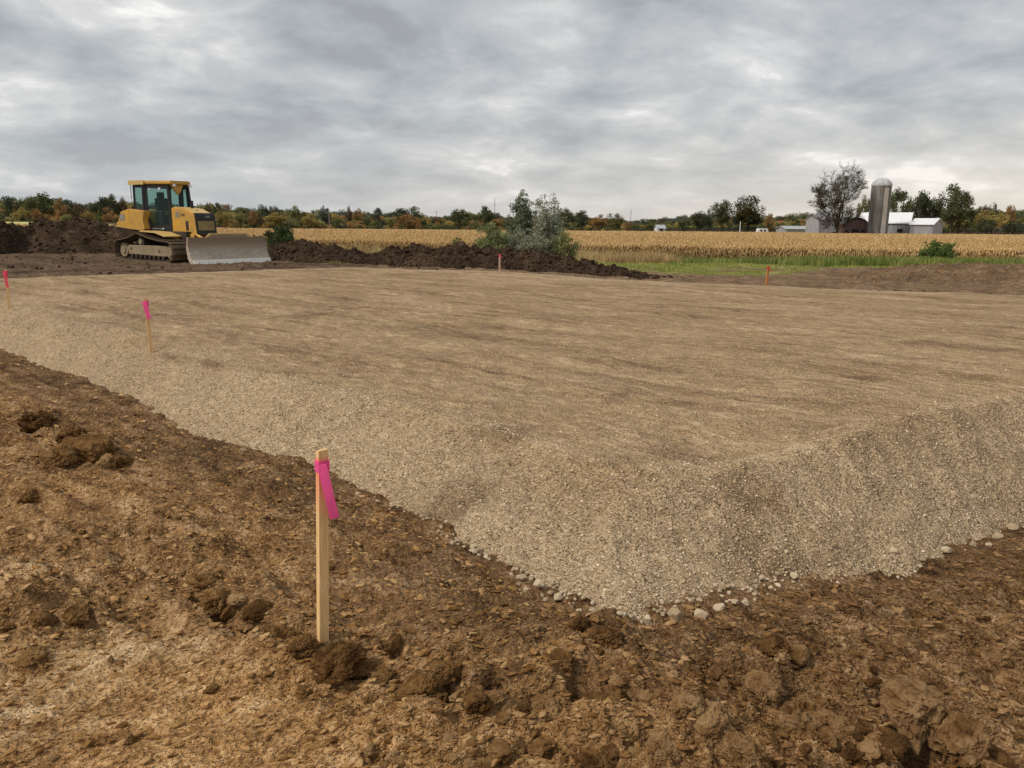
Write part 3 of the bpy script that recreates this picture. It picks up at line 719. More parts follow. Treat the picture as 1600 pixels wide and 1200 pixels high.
heap('topsoil_heap', [(-260, 408, 352), (-160, 402, 346), (-60, 399, 349), (0, 397, 351), (25, 396, 347), (60, 396, 347), (90, 396, 344), (120, 396, 349), (150, 396, 352), (175, 396, 350), (195, 396, 356), (230, 397, 372), (270, 397, 385), (310, 398, 394)],
     4.5, M['soil'], 'broad dark heap of topsoil behind the bulldozer at the left edge', 'soil heap', .92, 340, .6, .30, .07, 5200)
mat_lump = M['crumb']
heap('dirt_mound', [(1340, 443, 440), (1375, 443, 436), (1400, 444, 428), (1440, 445, 421), (1480, 446, 415), (1540, 447, 412), (1600, 449, 411), (1680, 452, 412), (1760, 456, 424)],
     5.0, M['soil'], 'smooth brown mound of dirt at the right edge of the site beside the grass', 'soil heap', .16, 380, .5, .09, .06, 500, smooth_k=.5, lmax=.035)
# low windrow of clods along the far edge of the pad
x = []; y = []
for (ax, ay), (bx, by), n in (((3.0, 19.2), (6, 18.25), 260), ((6, 18.25), (10.5, 16.0), 420), ((10.5, 16.0), (14, 14.5), 220)):
    t = rng.random(n); x.append(ax + (bx - ax) * t + rng.normal(0, .13, n)); y.append(ay + (by - ay) * t + rng.normal(0, .13, n))
x = np.concatenate(x); y = np.concatenate(y); s = np.clip(.015 * rng.pareto(2., len(x)) + .018, 0, .075)
tt_ = [tmpl(lump_mesh('crumb', 2, .35, 420 + u, .75, .7)) for u in range(3)]
for o in tt_: o.data.materials.append(M['topclod'])
tag(scatter('windrow_clods', np.stack([x, y, surf_z(x, y) + s * .1], 1), rand_rot(len(x)), s, rng.integers(0, 3, len(x)), tt_, ground), kind='stuff')


x = rng.uniform(-24, -1, 2600); y = rng.uniform(19, 36, 2600)
kk = (edge_sd(x, y) < -.1) & (grass_mask(x, y) < .3) & (pn(x, y, 1.6, 44) > -.1) & (np.hypot(x + 12, y - 30) > 2.0); x, y = x[kk], y[kk]; s = np.clip(.012 * rng.pareto(2., len(x)) + .016, 0, .07)
tag(scatter('churned_clods', np.stack([x, y, ground_z(x, y) + s * .1], 1), rand_rot(len(x)), s[:, None] * rng.uniform(.6, 1.4, (len(x), 3)), rng.integers(0, 3, len(x)), tt_, ground), kind='stuff')


# ------------------------------------------------------------------ grass, crop
def blade_tuft(name, n, h, spread, wd, seed, mat, lean=.35):
    r = random.Random(seed); v = []; f = []
    for _ in range(n):
        a = r.uniform(0, 6.28); d = spread * math.sqrt(r.random()); bx, by = d * math.cos(a), d * math.sin(a)
        la = r.uniform(0, 6.28); ll = lean * r.random() * h; hh = h * r.uniform(.55, 1.1); wa = r.uniform(0, 3.14); wx, wy = wd * math.cos(wa), wd * math.sin(wa)
        b = len(v)
        v += [(bx - wx, by - wy, -.03), (bx + wx, by + wy, -.03), (bx + ll * .35 * math.cos(la) + wx * .8, by + ll * .35 * math.sin(la) + wy * .8, hh * .6),
              (bx + ll * .35 * math.cos(la) - wx * .8, by + ll * .35 * math.sin(la) - wy * .8, hh * .6), (bx + ll * math.cos(la), by + ll * math.sin(la), hh)]
        f += [(b, b + 1, b + 2, b + 3), (b + 3, b + 2, b + 4)]
    me = bpy.data.meshes.new(name); me.from_pydata(v, [], f); me.materials.append(mat); return tmpl(me)
def zrot(n): return np.stack([np.zeros(n), np.zeros(n), rng.uniform(0, 6.28, n)], 1)
# mown and tall green grass beyond the pad
short_t = [blade_tuft('tuft', 44, .075, .28, .007, 500 + i, M['mown'], .8) for i in range(3)]
tall_t = [blade_tuft('tuft', 26, .36, .22, .012, 510 + i, M['grass'], .45) for i in range(3)]
dry_t = [blade_tuft('tuft', 28, .62, .25, .011, 520 + i, M['drygrass'], .45) for i in range(3)]
n = 24000
y = rng.uniform(17, 95, n) ; x = rng.uniform(-.75, .78, n) * y
gm = grass_mask(x, y); kk = (gm * (1 - .9 * sst(np.where(y < 30, -.25, .1), .45, pn(x, y * 2.2, 3.0, 67))) > rng.random(n) * .9 + .1) & (y < crop_front(x) + 1) & (x > -.62 * y)
x, y = x[kk], y[kk]
tag(scatter('grass', np.stack([x, y, ground_z(x, y)], 1), zrot(len(x)), rng.uniform(.6, 1.1, len(x)) * (.55 + y / 45), rng.integers(0, 3, len(x)), short_t),
    'short green grass between the pad and the crop', 'grass', kind='stuff')
def tall_zone(x, y):
    c = crop_front(x)
    g = sst(10, 14, x) * (1 - sst(26, 30, x)) * sst(30, 36, y + 2 * pn(x, y, 4, 81))
    g = np.maximum(g, sst(-2, -7, x) * sst(14, 8, c - y + 3 * pn(x, y, 4, 83)))
    d = sst(15, 9, c - y + 5 * pn(x, y, 5, 82)) * sst(20, 12, x)
    return g, np.maximum(d, .55 * sst(4, 1, c - y))
n = 52000
y = rng.uniform(30, 100, n); x = rng.uniform(-.7, .8, n) * y
g, d = tall_zone(x, y); ok = (y < crop_front(x) + .5) & (grass_mask(x, y) > .5)
kk = ok & (rng.random(n) < g); xa, ya = x[kk], y[kk]
tag(scatter('tall_grass', np.stack([xa, ya, ground_z(xa, ya)], 1), zrot(len(xa)), rng.uniform(.7, 1.4, len(xa)), rng.integers(0, 3, len(xa)), tall_t),
    'tall green grass along the edge of the ripe crop', 'grass', kind='stuff')
kk = ok & (rng.random(n) < d) & (g < .4); xa, ya = x[kk], y[kk]
tag(scatter('dry_grass', np.stack([xa, ya, ground_z(xa, ya)], 1), zrot(len(xa)), rng.uniform(.6, 1.5, len(xa)), rng.integers(0, 3, len(xa)), dry_t),
    'tan dead grass in front of the ripe crop', 'grass', kind='stuff')

def crop_plant(name, seed):
    r = random.Random(seed); v = []; f = []
    for k in range(3):
        bx, by = r.gauss(0, .12), r.gauss(0, .12); H = r.uniform(.95, 1.25); la = r.uniform(0, 6.28); w_ = .014
        b = len(v); tx, ty = bx + .08 * math.cos(la), by + .08 * math.sin(la)
        v += [(bx - w_, by, -.05), (bx + w_, by, -.05), (tx + w_ * .6, ty, H), (tx - w_ * .6, ty, H)]; f.append((b, b + 1, b + 2, b + 3))
        for q in range(8):
            z = H * (.25 + .72 * (q + r.random()) / 8); a = r.uniform(0, 6.28); L = r.uniform(.22, .42); c, s_ = math.cos(a), math.sin(a); wl = r.uniform(.018, .032)
            up = r.uniform(.02, .2); b = len(v)
            v += [(bx - s_ * wl, by + c * wl, z), (bx + s_ * wl, by - c * wl, z), (bx + c * L * .55 + s_ * wl, by + s_ * L * .55 - c * wl, z + up), (bx + c * L * .55 - s_ * wl, by + s_ * L * .55 + c * wl, z + up),
                  (bx + c * L, by + s_ * L, z + up - r.uniform(.05, .3))]
            f += [(b, b + 1, b + 2, b + 3), (b + 3, b + 2, b + 4)]
    me = bpy.data.meshes.new(name); me.from_pydata(v, [], f); me.materials.append(M['crop']); return tmpl(me)
crop_t = [crop_plant('crop_plant', 530 + i) for i in range(5)]
n = 95000
dd = 175 * rng.random(n) ** 1.9; a = rng.uniform(-.74, .80, n)
y = 0 * a; x = 0 * a
yy = rng.uniform(0, 1, n)
x = a * 90.0
for _ in range(6): y = crop_front(x) + dd; x = a * y
kk = (y < 214 + .03 * x) & (y > 40) & (x > -95); x, y, dd = x[kk], y[kk], dd[kk]
s = rng.uniform(.82, 1.12, len(x)) * (1 + .25 * sst(40, 150, dd)) * (1 + .08 * pn(x, y, 6, 91))
sc3 = np.stack([s * (1 + 1.2 * sst(25, 120, dd)), s * (1 + 1.2 * sst(25, 120, dd)), np.minimum(s, 1.12)], 1)
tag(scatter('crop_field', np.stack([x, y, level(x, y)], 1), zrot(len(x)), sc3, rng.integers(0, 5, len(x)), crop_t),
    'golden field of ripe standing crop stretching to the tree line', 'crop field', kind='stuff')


# ------------------------------------------------------------------ trees
def leaf_cloud(name, clumps, per, leaf, seed, sq=.8):
    """crown of leaf-sized faces: clumps = (centre, radius)"""
    r = np.random.default_rng(seed); C = []; S = []
    for c, rad in clumps:
        k = max(8, int(per * rad * rad)); d = r.normal(0, 1, (k, 3)); d /= np.linalg.norm(d, axis=1)[:, None]
        rr = rad * r.random(k) ** .45; C.append(np.array(c) + d * rr[:, None] * np.array([1, 1, sq])); S.append(np.clip(r.normal(.5, .22) + r.normal(0, .16, k), 0, 1))
    C = np.concatenate(C); S = np.concatenate(S); n = len(C)
    a = r.normal(0, 1, (n, 3)); a /= np.linalg.norm(a, axis=1)[:, None]; b = np.cross(a, r.normal(0, 1, (n, 3))); b /= np.linalg.norm(b, axis=1)[:, None]
    L = leaf * r.uniform(.6, 1.3, n)[:, None]; a = a * L; b = b * L * .62
    V = np.stack([C - a, C - b * .9, C + a, C + b * .9], 1).reshape(-1, 3)
    me = np_mesh(name, V, np.arange(n * 4).reshape(n, 4), False); fattr(me, 'shade', np.repeat(S, 4)); me.materials.append(M['leaf']); return me
def crown_clumps(r, h, w_, n, shape='round', z0=.25):
    out = []
    for _ in range(n):
        while True:
            p = Vector((r.uniform(-1, 1), r.uniform(-1, 1), r.uniform(-1, 1)))
            if .25 < p.length < 1: break
        t = (p.z + 1) / 2
        k = {'round': 1.0, 'tall': .72 + .3 * (1 - t), 'cone': 1.25 * (1 - t) + .15, 'broad': 1.0 if t > .35 else .75 + .7 * t}[shape]
        out.append(((p.x * w_ / 2 * k, p.y * w_ / 2 * k, h * (z0 + (1 - z0) * (.08 + .86 * t))), w_ * r.uniform(.12, .21)))
    return out
def branch_mesh(name, segs, n=5):
    mb = MB()
    for p, q, a, b in segs: mb.tube(p, q, a, n, b)
    me = bpy.data.meshes.new(name); me.from_pydata(mb.v, [], mb.f); me.materials.append(M['bark']); return me
def trunk_segs(r, h, w_, clumps, tr):
    segs = [((0, 0, -.3), (r.uniform(-.1, .1), 0, h * .35), tr, tr * .75)]
    top = segs[0][1]
    for c, rad in clumps[::2]:
        m_ = (top[0] * .5 + c[0] * .35, top[1] * .5 + c[1] * .35, top[2] * .45 + c[2] * .5)
        segs.append((top, m_, tr * .5, tr * .3)); segs.append((m_, c, tr * .3, tr * .08))
    return segs
PROT = {}
def proto(kind, seed):
    """unit trees, height 1, width 1 at scale; returns (trunk mesh, crown mesh)"""
    key = (kind, seed)
    if key in PROT: return PROT[key]
    r = random.Random(seed * 31 + len(kind))
    n = {'round': 26, 'tall': 24, 'cone': 22, 'broad': 34, 'open': 40}[kind]
    sh = 'broad' if kind == 'open' else kind
    cl = crown_clumps(r, 1.0, .95, n, sh, .14 if kind != 'open' else .26)
    if kind == 'open': cl = [(c, rad * .86) for c, rad in cl]
    cr = leaf_cloud('crown', cl, 3600 if kind != 'open' else 5200, .030 if kind != 'open' else .024, seed)
    tk = branch_mesh('trunk', trunk_segs(r, 1.0, 1.0, cl, .026))
    PROT[key] = (tk, cr); return PROT[key]
GREEN = (.100, .112, .048); DGREEN = (.074, .088, .046); OLIVE = (.155, .152, .052); YEL = (.33, .255, .080); ORA = (.31, .185, .070); BRN = (.135, .092, .052); GREYG = (.105, .112, .085); PALE = (.22, .215, .090)
def tree(px, py_top, wpx, Y, kind, seed, col, label, name='tree', base=-1.1, cat='tree', group=None):
    p = at_y(px, py_top, Y); h = p[2] - base; wd = wpx / FOC * math.hypot(p[0], Y)
    tk, cr = proto(kind, seed)
    o = empty(name, (p[0], Y, base), random.Random(px * 7 + seed).uniform(0, 6.28)); o.scale = (wd, wd, h)
    tag(o, label, cat, group)
    link('trunk', tk, None, o); c = link('crown', cr, None, o); c.color = (*col, 1)
    return o
# the mass of the woods
def wood(name, sky, Yd, label, cols, rows, seed, front=.5):
    sky = np.array(sky, float); P = []; S = []; C = []; K = []
    r = np.random.default_rng(seed)
    for row, (fh, dY, step, pal) in enumerate(rows):
        px = sky[0, 0]
        while px < sky[-1, 0]:
            Y = Yd + dY + r.uniform(-6, 6); top = np.interp(px, sky[:, 0], sky[:, 1]); p = at_y(px, top, Y)
            h = (p[2] + 1.2) * fh * r.uniform(.8, 1.03); wd = h * r.uniform(.85, 1.35)
            P.append((p[0], Y, -1.2)); S.append((wd, wd, h)); C.append(np.array(cols[pal][r.integers(len(cols[pal]))]) * r.uniform(1.0, 1.65)); K.append(r.integers(0, 5)); px += step * r.uniform(.6, 1.4)
    t = []
    for i, (kd, sd_) in enumerate((('round', 1), ('tall', 2), ('broad', 3), ('round', 4), ('tall', 5))):
        me = proto(kd, sd_)[1].copy(); me.materials.clear(); me.materials.append(M['leafi']); t.append(tmpl(me))
    o = scatter(name, P, zrot(len(P)), S, K, t, None, np.array(C)); tag(o, label, 'woodland', kind='stuff'); return o
COLS = {'back': [DGREEN, GREEN, GREEN, GREYG, BRN, OLIVE], 'mid': [GREEN, OLIVE, OLIVE, YEL, ORA, BRN, DGREEN], 'front': [OLIVE, YEL, PALE, GREEN, DGREEN, ORA], 'dark': [DGREEN, DGREEN, GREEN, GREYG], 'gold': [YEL, ORA, OLIVE, PALE]}
SKY_L = [(-120, 308), (0, 309), (20, 307), (50, 304), (75, 306), (88, 313), (100, 311), (118, 315), (130, 318), (145, 313), (165, 308), (182, 311), (200, 312), (240, 315), (300, 319), (322, 317), (350, 320), (375, 322), (412, 324), (430, 322), (460, 326), (490, 327), (505, 324), (540, 327),
         (560, 329), (590, 328), (620, 332), (640, 329), (665, 333), (695, 336), (720, 331), (745, 328), (770, 330), (800, 334), (840, 334), (880, 331), (905, 333), (920, 337), (940, 339), (960, 337), (978, 343)]
SKY_R = [(960, 341), (985, 343), (1010, 342), (1035, 339), (1055, 338), (1075, 336), (1100, 334), (1130, 333), (1200, 335), (1225, 333), (1255, 332), (1290, 334), (1330, 336), (1400, 338), (1480, 335), (1515, 330), (1535, 325), (1555, 322), (1572, 326), (1590, 324), (1640, 322), (1720, 320)]
wood('woodland', SKY_L, 330, 'long mixed autumn wood along the horizon behind the bulldozer and the field', COLS, [(1.0, 26, 9, 'back'), (.97, 14, 10, 'back'), (.85, 4, 9, 'mid'), (.66, -8, 8, 'mid'), (.5, -16, 9, 'front'), (.30, -24, 6, 'front')], 11)
wood('woodland', SKY_R, 400, 'low dark distant woods behind the farm at the right', COLS, [(1.0, 26, 7, 'dark'), (.95, 14, 8, 'back'), (.76, 0, 8, 'mid'), (.55, -10, 8, 'front'), (.32, -20, 6, 'dark')], 12)
# trees that stand out from the mass
T = [
 (62, 301, 44, 318, 'broad', 1, GREEN, 'broad dark green tree rising highest in the wood at far left'),
 (22, 305, 26, 316, 'round', 2, DGREEN, 'dark tree in the wood at the very left above the earth heap'),
 (32, 320, 22, 306, 'round', 6, YEL, 'yellow-leaved tree low in the wood at far left'),
 (55, 325, 16, 305, 'round', 8, ORA, 'small orange tree low in the wood beside the yellow one at far left'),
 (92, 309, 18, 312, 'round', 4, ORA, 'rust-orange tree in the wood right of the broad dark green one'),
 (104, 310, 22, 318, 'tall', 2, DGREEN, 'dark olive tree in the wood between two rust-coloured ones at left'),
 (124, 315, 24, 314, 'round', 3, BRN, 'brown tree at the dip of the wood\'s skyline left of the cab'),
 (137, 326, 18, 305, 'round', 6, YEL, 'golden bushy tree at the foot of the wood left of the bulldozer'),
 (148, 309, 18, 318, 'tall', 5, DGREEN, 'narrow dark green tree in the wood left of the bulldozer cab'),
 (168, 304, 28, 316, 'broad', 9, DGREEN, 'large dark green tree in the wood just left of the cab'),
 (188, 306, 20, 318, 'tall', 7, BRN, 'brown half-bare tall tree touching the left of the cab'),
 (168, 324, 16, 304, 'round', 4, ORA, 'small orange tree in front of the large dark tree by the cab'),
 (339, 315, 14, 318, 'tall', 2, GREEN, 'slender green tree above the hood in the wood'),
 (322, 315, 12, 320, 'round', 3, BRN, 'small round brown tree on the skyline above the hood'),
 (346, 328, 22, 305, 'round', 6, YEL, 'yellow-green tree in the wood right of the hood'),
 (374, 330, 18, 304, 'round', 1, PALE, 'pale yellow tree in the wood above the blade'),
 (394, 329, 15, 305, 'round', 8, ORA, 'small orange tree in the wood above the far end of the blade'),
 (411, 320, 18, 318, 'round', 9, DGREEN, 'dark domed tree on the skyline above the blade'),
 (432, 332, 42, 303, 'broad', 6, YEL, 'wide golden tree in the wood above the small bush'),
 (428, 320, 16, 320, 'open', 12, GREYG, 'grey thin-leaved tree on the skyline above the small bush'),
 (456, 339, 24, 300, 'round', 3, PALE, 'pale green bushy tree at the foot of the wood right of the small bush'),
 (462, 321, 22, 318, 'broad', 1, OLIVE, 'olive tree on the skyline right of the small bush'),
 (507, 321, 20, 316, 'open', 13, GREYG, 'grey-green thin-crowned tree beside the pale utility pole'),
 (484, 334, 30, 303, 'broad', 4, YEL, 'ochre tree in the wood left of the pale utility pole'),
 (546, 322, 12, 318, 'open', 14, BRN, 'thin bare-topped brown tree on the skyline right of the utility pole'),
 (560, 324, 20, 318, 'round', 5, ORA, 'rust-brown tree on the skyline right of the utility pole'),
 (590, 323, 22, 314, 'cone', 2, GREYG, 'pointed grey-green tree in the middle of the wood'),
 (638, 323, 44, 316, 'broad', 9, GREEN, 'wide dark green dome of a tree in the middle of the wood'),
 (636, 334, 26, 303, 'broad', 8, ORA, 'rust-orange tree below the wide dark green dome'),
 (652, 339, 16, 301, 'round', 4, ORA, 'bright orange small tree at the field edge below the dark dome'),
 (720, 324, 34, 290, 'broad', 3, GREEN, 'large green tree at the field edge left of the shrubs'),
 (758, 322, 34, 290, 'open', 15, GREEN, 'open-crowned dark green tree at the field edge beside the tall mast'),
 (881, 325, 36, 290, 'broad', 1, GREEN, 'broad green tree directly right of the silvery shrub'),
 (910, 329, 30, 290, 'round', 9, DGREEN, 'very dark green tree between the broad green and the orange one'),
 (936, 335, 28, 285, 'broad', 6, ORA, 'conspicuous orange tree at the field edge right of the shrubs'),
 (961, 332, 28, 292, 'broad', 5, OLIVE, 'olive-green tree right of the conspicuous orange tree'),
 (982, 346, 12, 285, 'round', 8, ORA, 'tiny orange tree at the field edge right of the olive tree'),
 (1016, 346, 20, 290, 'round', 3, OLIVE, 'small olive tree left of the little white house'),
 (1043, 346, 18, 290, 'round', 4, PALE, 'pale yellow-green tree right of the little white house'),
 (1068, 340, 24, 290, 'round', 1, GREEN, 'round green tree between the little house and the tall dark trees'),
 (1092, 330, 26, 280, 'broad', 9, GREEN, 'green tree left of the two tall open-crowned trees'),
 (1106, 324, 20, 284, 'round', 5, DGREEN, 'dark tree behind the left of the two tall open-crowned trees'),
 (1131, 314, 38, 262, 'open', 16, GREEN, 'tall open-crowned green tree left of the bronze-topped one'),
 (1174, 307, 50, 255, 'open', 17, (.075, .068, .022), 'tallest bronze-topped round tree at the field edge left of the farm'),
 (1168, 326, 44, 258, 'broad', 3, DGREEN, 'dark green tree filling the foot of the bronze-topped tree'),
 (1204, 333, 12, 262, 'round', 8, ORA, 'small orange-brown tree right of the bronze-topped tree'),
 (1406, 295, 36, 232, 'open', 18, GREEN, 'dark green tree right behind the silo'),
 (1449, 296, 44, 236, 'open', 19, DGREEN, 'double-topped dark tree behind the white barn roofs'),
 (1448, 318, 50, 240, 'broad', 9, DGREEN, 'dense dark tree low behind the white barn roofs'),
 (1497, 288, 46, 228, 'open', 20, GREEN, 'tallest dark green tree right of the small white shed'),
 (1500, 312, 44, 230, 'broad', 1, GREEN, 'dense dark tree filling in beside the small white shed'),
 (1355, 305, 26, 225, 'open', 21, OLIVE, 'olive tree showing between the large bare tree and the silo'),
 (1536, 319, 16, 300, 'open', 12, BRN, 'thin brown tree on the skyline at far right'),
 (1554, 317, 14, 300, 'open', 14, GREYG, 'grey-green thin tree on the skyline at far right'),
 (1580, 320, 20, 302, 'round', 8, ORA, 'rust-orange tree on the skyline at the right edge'),
 (1545, 328, 44, 290, 'broad', 6, YEL, 'wide golden-olive tree at the far right behind the field'),
 (1542, 342, 26, 282, 'round', 9, DGREEN, 'round dark bush-like tree before the golden one at far right'),
 (1588, 343, 28, 284, 'round', 3, DGREEN, 'dark round tree at the field edge on the right border'),
]
for i, (px, top, wd, Y, kind, sd_, col, lab) in enumerate(T):
    tree(px, top, wd, Y, kind, sd_, col, lab, group='autumn trees along the far field edge')


def bare_tree(px, py_top, Y, base, label):
    """big two-leader tree, half bare: a grown skeleton with a thin veil of leaves"""
    p = at_y(px, py_top, Y); h = p[2] - base; r = random.Random(5)
    segs = []; tips = []
    def grow(p0, d, L, rad, lev):
        n = 4 if lev < 3 else 3
        q = p0
        for i in range(n):
            d2 = (d + Vector((r.gauss(0, .08), r.gauss(0, .08), r.gauss(0, .04) + .07))).normalized()
            e = q + d2 * (L / n); ra = rad * (1 - .5 * (i + 1) / n); segs.append((q, e, rad * (1 - .5 * i / n), ra))
            q = e; d = d2
            if lev < 5:
                for _ in range(2 if lev > 1 else 2):
                    if lev == 1 and i == 0: continue
                    ax = d.cross(Vector((r.gauss(0, 1), r.gauss(0, 1), r.gauss(0, 1)))).normalized()
                    c = (Matrix.Rotation(R(r.uniform(25, 52)), 3, ax) @ d)
                    grow(q, c.normalized(), L * r.uniform(.40, .62), max(ra * .55, .012), lev + 1)
        if lev >= 4: tips.append(q)
    b = Vector((0, 0, -.3)); f = Vector((0, 0, h * .20))
    segs.append((b, f, h * .028, h * .023))
    grow(f, Vector((-.27, -.1, 1)).normalized(), h * .62, h * .017, 1)
    grow(f, Vector((.16, .12, 1)).normalized(), h * .72, h * .019, 1)
    for dx, dy, dz_, L in ((.8, -.2, .62, .33), (-.9, .2, .55, .36), (.1, -.8, .7, .34), (-.6, -.5, .7, .36), (.5, .6, .8, .36)):
        grow(f + Vector((0, 0, h * r.uniform(-.02, .08))), Vector((dx, dy, dz_)).normalized(), h * L, h * .010, 2)
    o = empty('half_bare_tree', (p[0], Y, base)); tag(o, label, 'tree')
    zt = max(q.z for _, q, _, _ in segs); k = h / zt
    o.scale = (k * 1.12, k * 1.12, k)
    mb = MB()
    for p0, q, a, b_ in segs: mb.tube(p0, q, max(a, .034), 3 if a < .08 else 7, max(b_, .028))
    me = bpy.data.meshes.new('trunk'); me.from_pydata(mb.v, [], mb.f); me.materials.append(M['bark']); link('trunk', me, None, o)
    tips_ = [t for t in tips if r.random() < .8]
    C = leaf_cloud('crown', [(t[:], .6) for t in tips_], 14, .13, 9)
    c = link('crown', C, None, o); c.color = (.095, .088, .042, 1)
    return o
bare_tree(1318, 249, 196, -1.2, 'large half-bare tree with two leaders standing before the barn beside the silo')


def shrub(name, label, px, py_top, py_base, wpx, Y, col, seed, kind, leaf=.05, cat='shrub', dens=1.0, stems=9, base=None):
    b = float(ground_z(np.array([at_y(px, py_base, Y)[0]]), np.array([Y]))[0]); p = at_y(px, py_top, Y); h = p[2] - b; wd = wpx / FOC * math.hypot(p[0], Y)
    r = random.Random(seed); segs = []; cl = []
    for i in range(stems):
        a = r.uniform(0, 6.28); sp = wd * .42 * math.sqrt(r.random()); hh = h * r.uniform(.6, 1.0) * (1 - (.18 if kind == 'tree' else .45) * (sp / (wd * .5)) ** 2)
        if i < 2 and kind == 'tree': sp *= .35; hh = h * (1.0 - .06 * i)
        q0 = Vector((sp * .25 * math.cos(a), sp * .25 * math.sin(a), -.15)); q1 = Vector((sp * .7 * math.cos(a), sp * .7 * math.sin(a), hh * .5)); q2 = Vector((sp * math.cos(a), sp * math.sin(a), hh))
        segs += [(q0, q1, .028, .02), (q1, q2, .02, .006)]
        lo = {'tree': .36, 'bush': .08, 'mid': .22}[kind]
        for t in np.linspace(lo, 1, 7):
            c = q0.lerp(q1, t * 2) if t < .5 else q1.lerp(q2, t * 2 - 1)
            for _ in range(3):
                cl.append(((c.x + r.gauss(0, wd * .09), c.y + r.gauss(0, wd * .09), c.z + r.gauss(0, h * .03)), wd * r.uniform(.08, .15) * (1.2 - .45 * t)))
                segs.append((c, Vector(cl[-1][0]), .008, .003))
    o = empty(name, (p[0], Y, b)); tag(o, label, cat)
    link('stem', branch_mesh('stem', segs, 4), None, o)
    c = link('foliage', leaf_cloud('foliage', cl, 1100 * dens, leaf, seed, 1.0), None, o); c.color = (*col, 1)
    return o
shrub('young_tree', 'dark green young tree with a slender crown rising from the roadside shrubs', 816, 302, 398, 54, 50, (.16, .185, .115), 21, 'tree', .06, 'tree', .9, 13)
shrub('young_tree', 'silvery grey-green young tree right of the dark one behind the berm', 855, 306, 400, 60, 48, (.30, .315, .235), 22, 'tree', .055, 'tree', .5, 16)
shrub('shrub', 'wide light green bush left of the two young trees', 778, 348, 398, 66, 47, (.21, .23, .11), 23, 'bush', .055, 'bush', .9, 16)
shrub('shrub', 'grey twiggy bush under the two young trees', 825, 352, 400, 62, 46.5, (.26, .265, .19), 24, 'bush', .05, 'bush', .6, 16)
shrub('shrub', 'yellow-green bush at the right foot of the young trees', 882, 352, 402, 42, 46, (.24, .25, .11), 25, 'bush', .055, 'bush', .7, 12)
shrub('shrub', 'small dark green bush behind the berm right of the blade', 436, 353, 382, 46, 40, (.075, .10, .038), 26, 'bush', .055, 'bush', 1.2, 14)
shrub('shrub', 'tiny weedy bush behind the far end of the blade', 402, 362, 382, 16, 41, (.085, .105, .035), 27, 'bush', .05, 'bush', .8, 6)
shrub('shrub', 'low weedy bush left of the light green bush at the crop edge', 716, 366, 396, 40, 52, (.13, .14, .045), 28, 'bush', .05, 'bush', .5, 8)
shrub('shrub', 'green weedy bush before the crop above the brown mound', 1468, 374, 412, 48, 44, (.12, .165, .045), 29, 'mid', .055, 'bush', .9, 12)


# ------------------------------------------------------------------ farm
def plain(name, col, rough=.6, metal=0.0, spec=.4, var=.12, scale=3.0, streak=None):
    t = NT(name, rough, spec); t.b.inputs['Metallic'].default_value = metal
    v = t.map(streak) if streak else None
    n = t.noise(scale, 6, .6, .3, v)
    return t.out(t.mix(1.0, col, t.ramp(n, (.3, 1 - var * 1.6), (.7, 1 + var)), 'MULTIPLY'))
M['whiteroof'] = plain('painted_metal_roof', (.80, .81, .83), .45, 0, .4, .08, 1, (1, 4, .3))
M['greyroof'] = plain('grey_metal_roof', (.40, .42, .43), .5, 0, .4, .15, 1, (1, 4, .3))
M['greywall'] = plain('weathered_metal_wall', (.34, .35, .36), .7, 0, .3, .22, .8, (3, 3, .4))
M['redwall'] = plain('faded_red_boards', (.14, .092, .082), .85, 0, .2, .3, .8, (3, 3, .4))
M['dark'] = plain('dark_opening', (.02, .02, .022), .9)
M['concrete'] = plain('silo_concrete', (.215, .205, .190), .9, 0, .15, .45, .5, (2.2, 2.2, .25))
M['concrete2'] = plain('silo_chute_concrete', (.42, .39, .345), .9, 0, .15, .2, .6, (2, 2, .3))
M['dome'] = plain('galvanised_dome', (.46, .47, .48), .65, .0, .3, .2, 2)
M['whitepaint'] = plain('white_paint', (.72, .72, .70), .6)


def barn(name, label, px0, px1, py_ridge, py_eave, Y, depth, wallm, roofm, rot=0.0, base=-1.3, ribs=12, cat='barn'):
    """gable building; px0..px1 is its long front; rot turns its right end into view"""
    a = at_y(px0, py_eave, Y); b = at_y(px1, py_eave, Y); ze = (a[2] + b[2]) / 2 - base; D = depth
    be = math.atan2((a[0] + b[0]) / 2, Y); fs = math.cos(-rot - be) / math.cos(be) if rot else 1.0
    L = (b[0] - a[0]) / 2 / fs * (math.cos(be) if rot else 1); zr = at_y((px0 + px1) / 2, py_ridge, Y + depth * .5)[2] - base
    o = empty(name, ((a[0] + b[0]) / 2, Y, base), rot); tag(o, label, cat)
    MB().prism([(0, 0), (D, 0), (D, ze), (D * .5, zr - .12), (0, ze)], -L, L, 'x').build('wall', wallm, o)
    for s, (y0, z0, y1, z1) in (('f', (-.35, ze - .05, D * .5, zr + .04)), ('b', (D + .35, ze - .05, D * .5, zr + .04))):
        q = MB().prism([(y0, z0), (y1, z1), (y1, z1 + .12), (y0, z0 + .12)], -L - .3, L + .3, 'x').build('roof', roofm, o)
        if s == 'f':
            for i in range(ribs):
                x = -L + 2 * L * i / (ribs - 1)
                MB().prism([(y0, z0 + .1), (y1, z1 + .1), (y1, z1 + .16), (y0, z0 + .16)], x - .04, x + .04, 'x').build('roof_rib', roofm, q)
    for i in range(max(4, ribs)):
        x = -L + 2 * L * (i + .5) / max(4, ribs); MB().box(x - .05, x + .05, -.06, -.003, .1, ze - .1).build('wall_rib', wallm, o)
    return o, L, ze, zr, D
FY = 206
o, L, ze, zr, D = barn('barn', 'long grey barn with a bright white metal roof right behind the silo', 1338, 1425, 333, 349, FY, 11, M['greywall'], M['whiteroof'], R(-29), ribs=16)
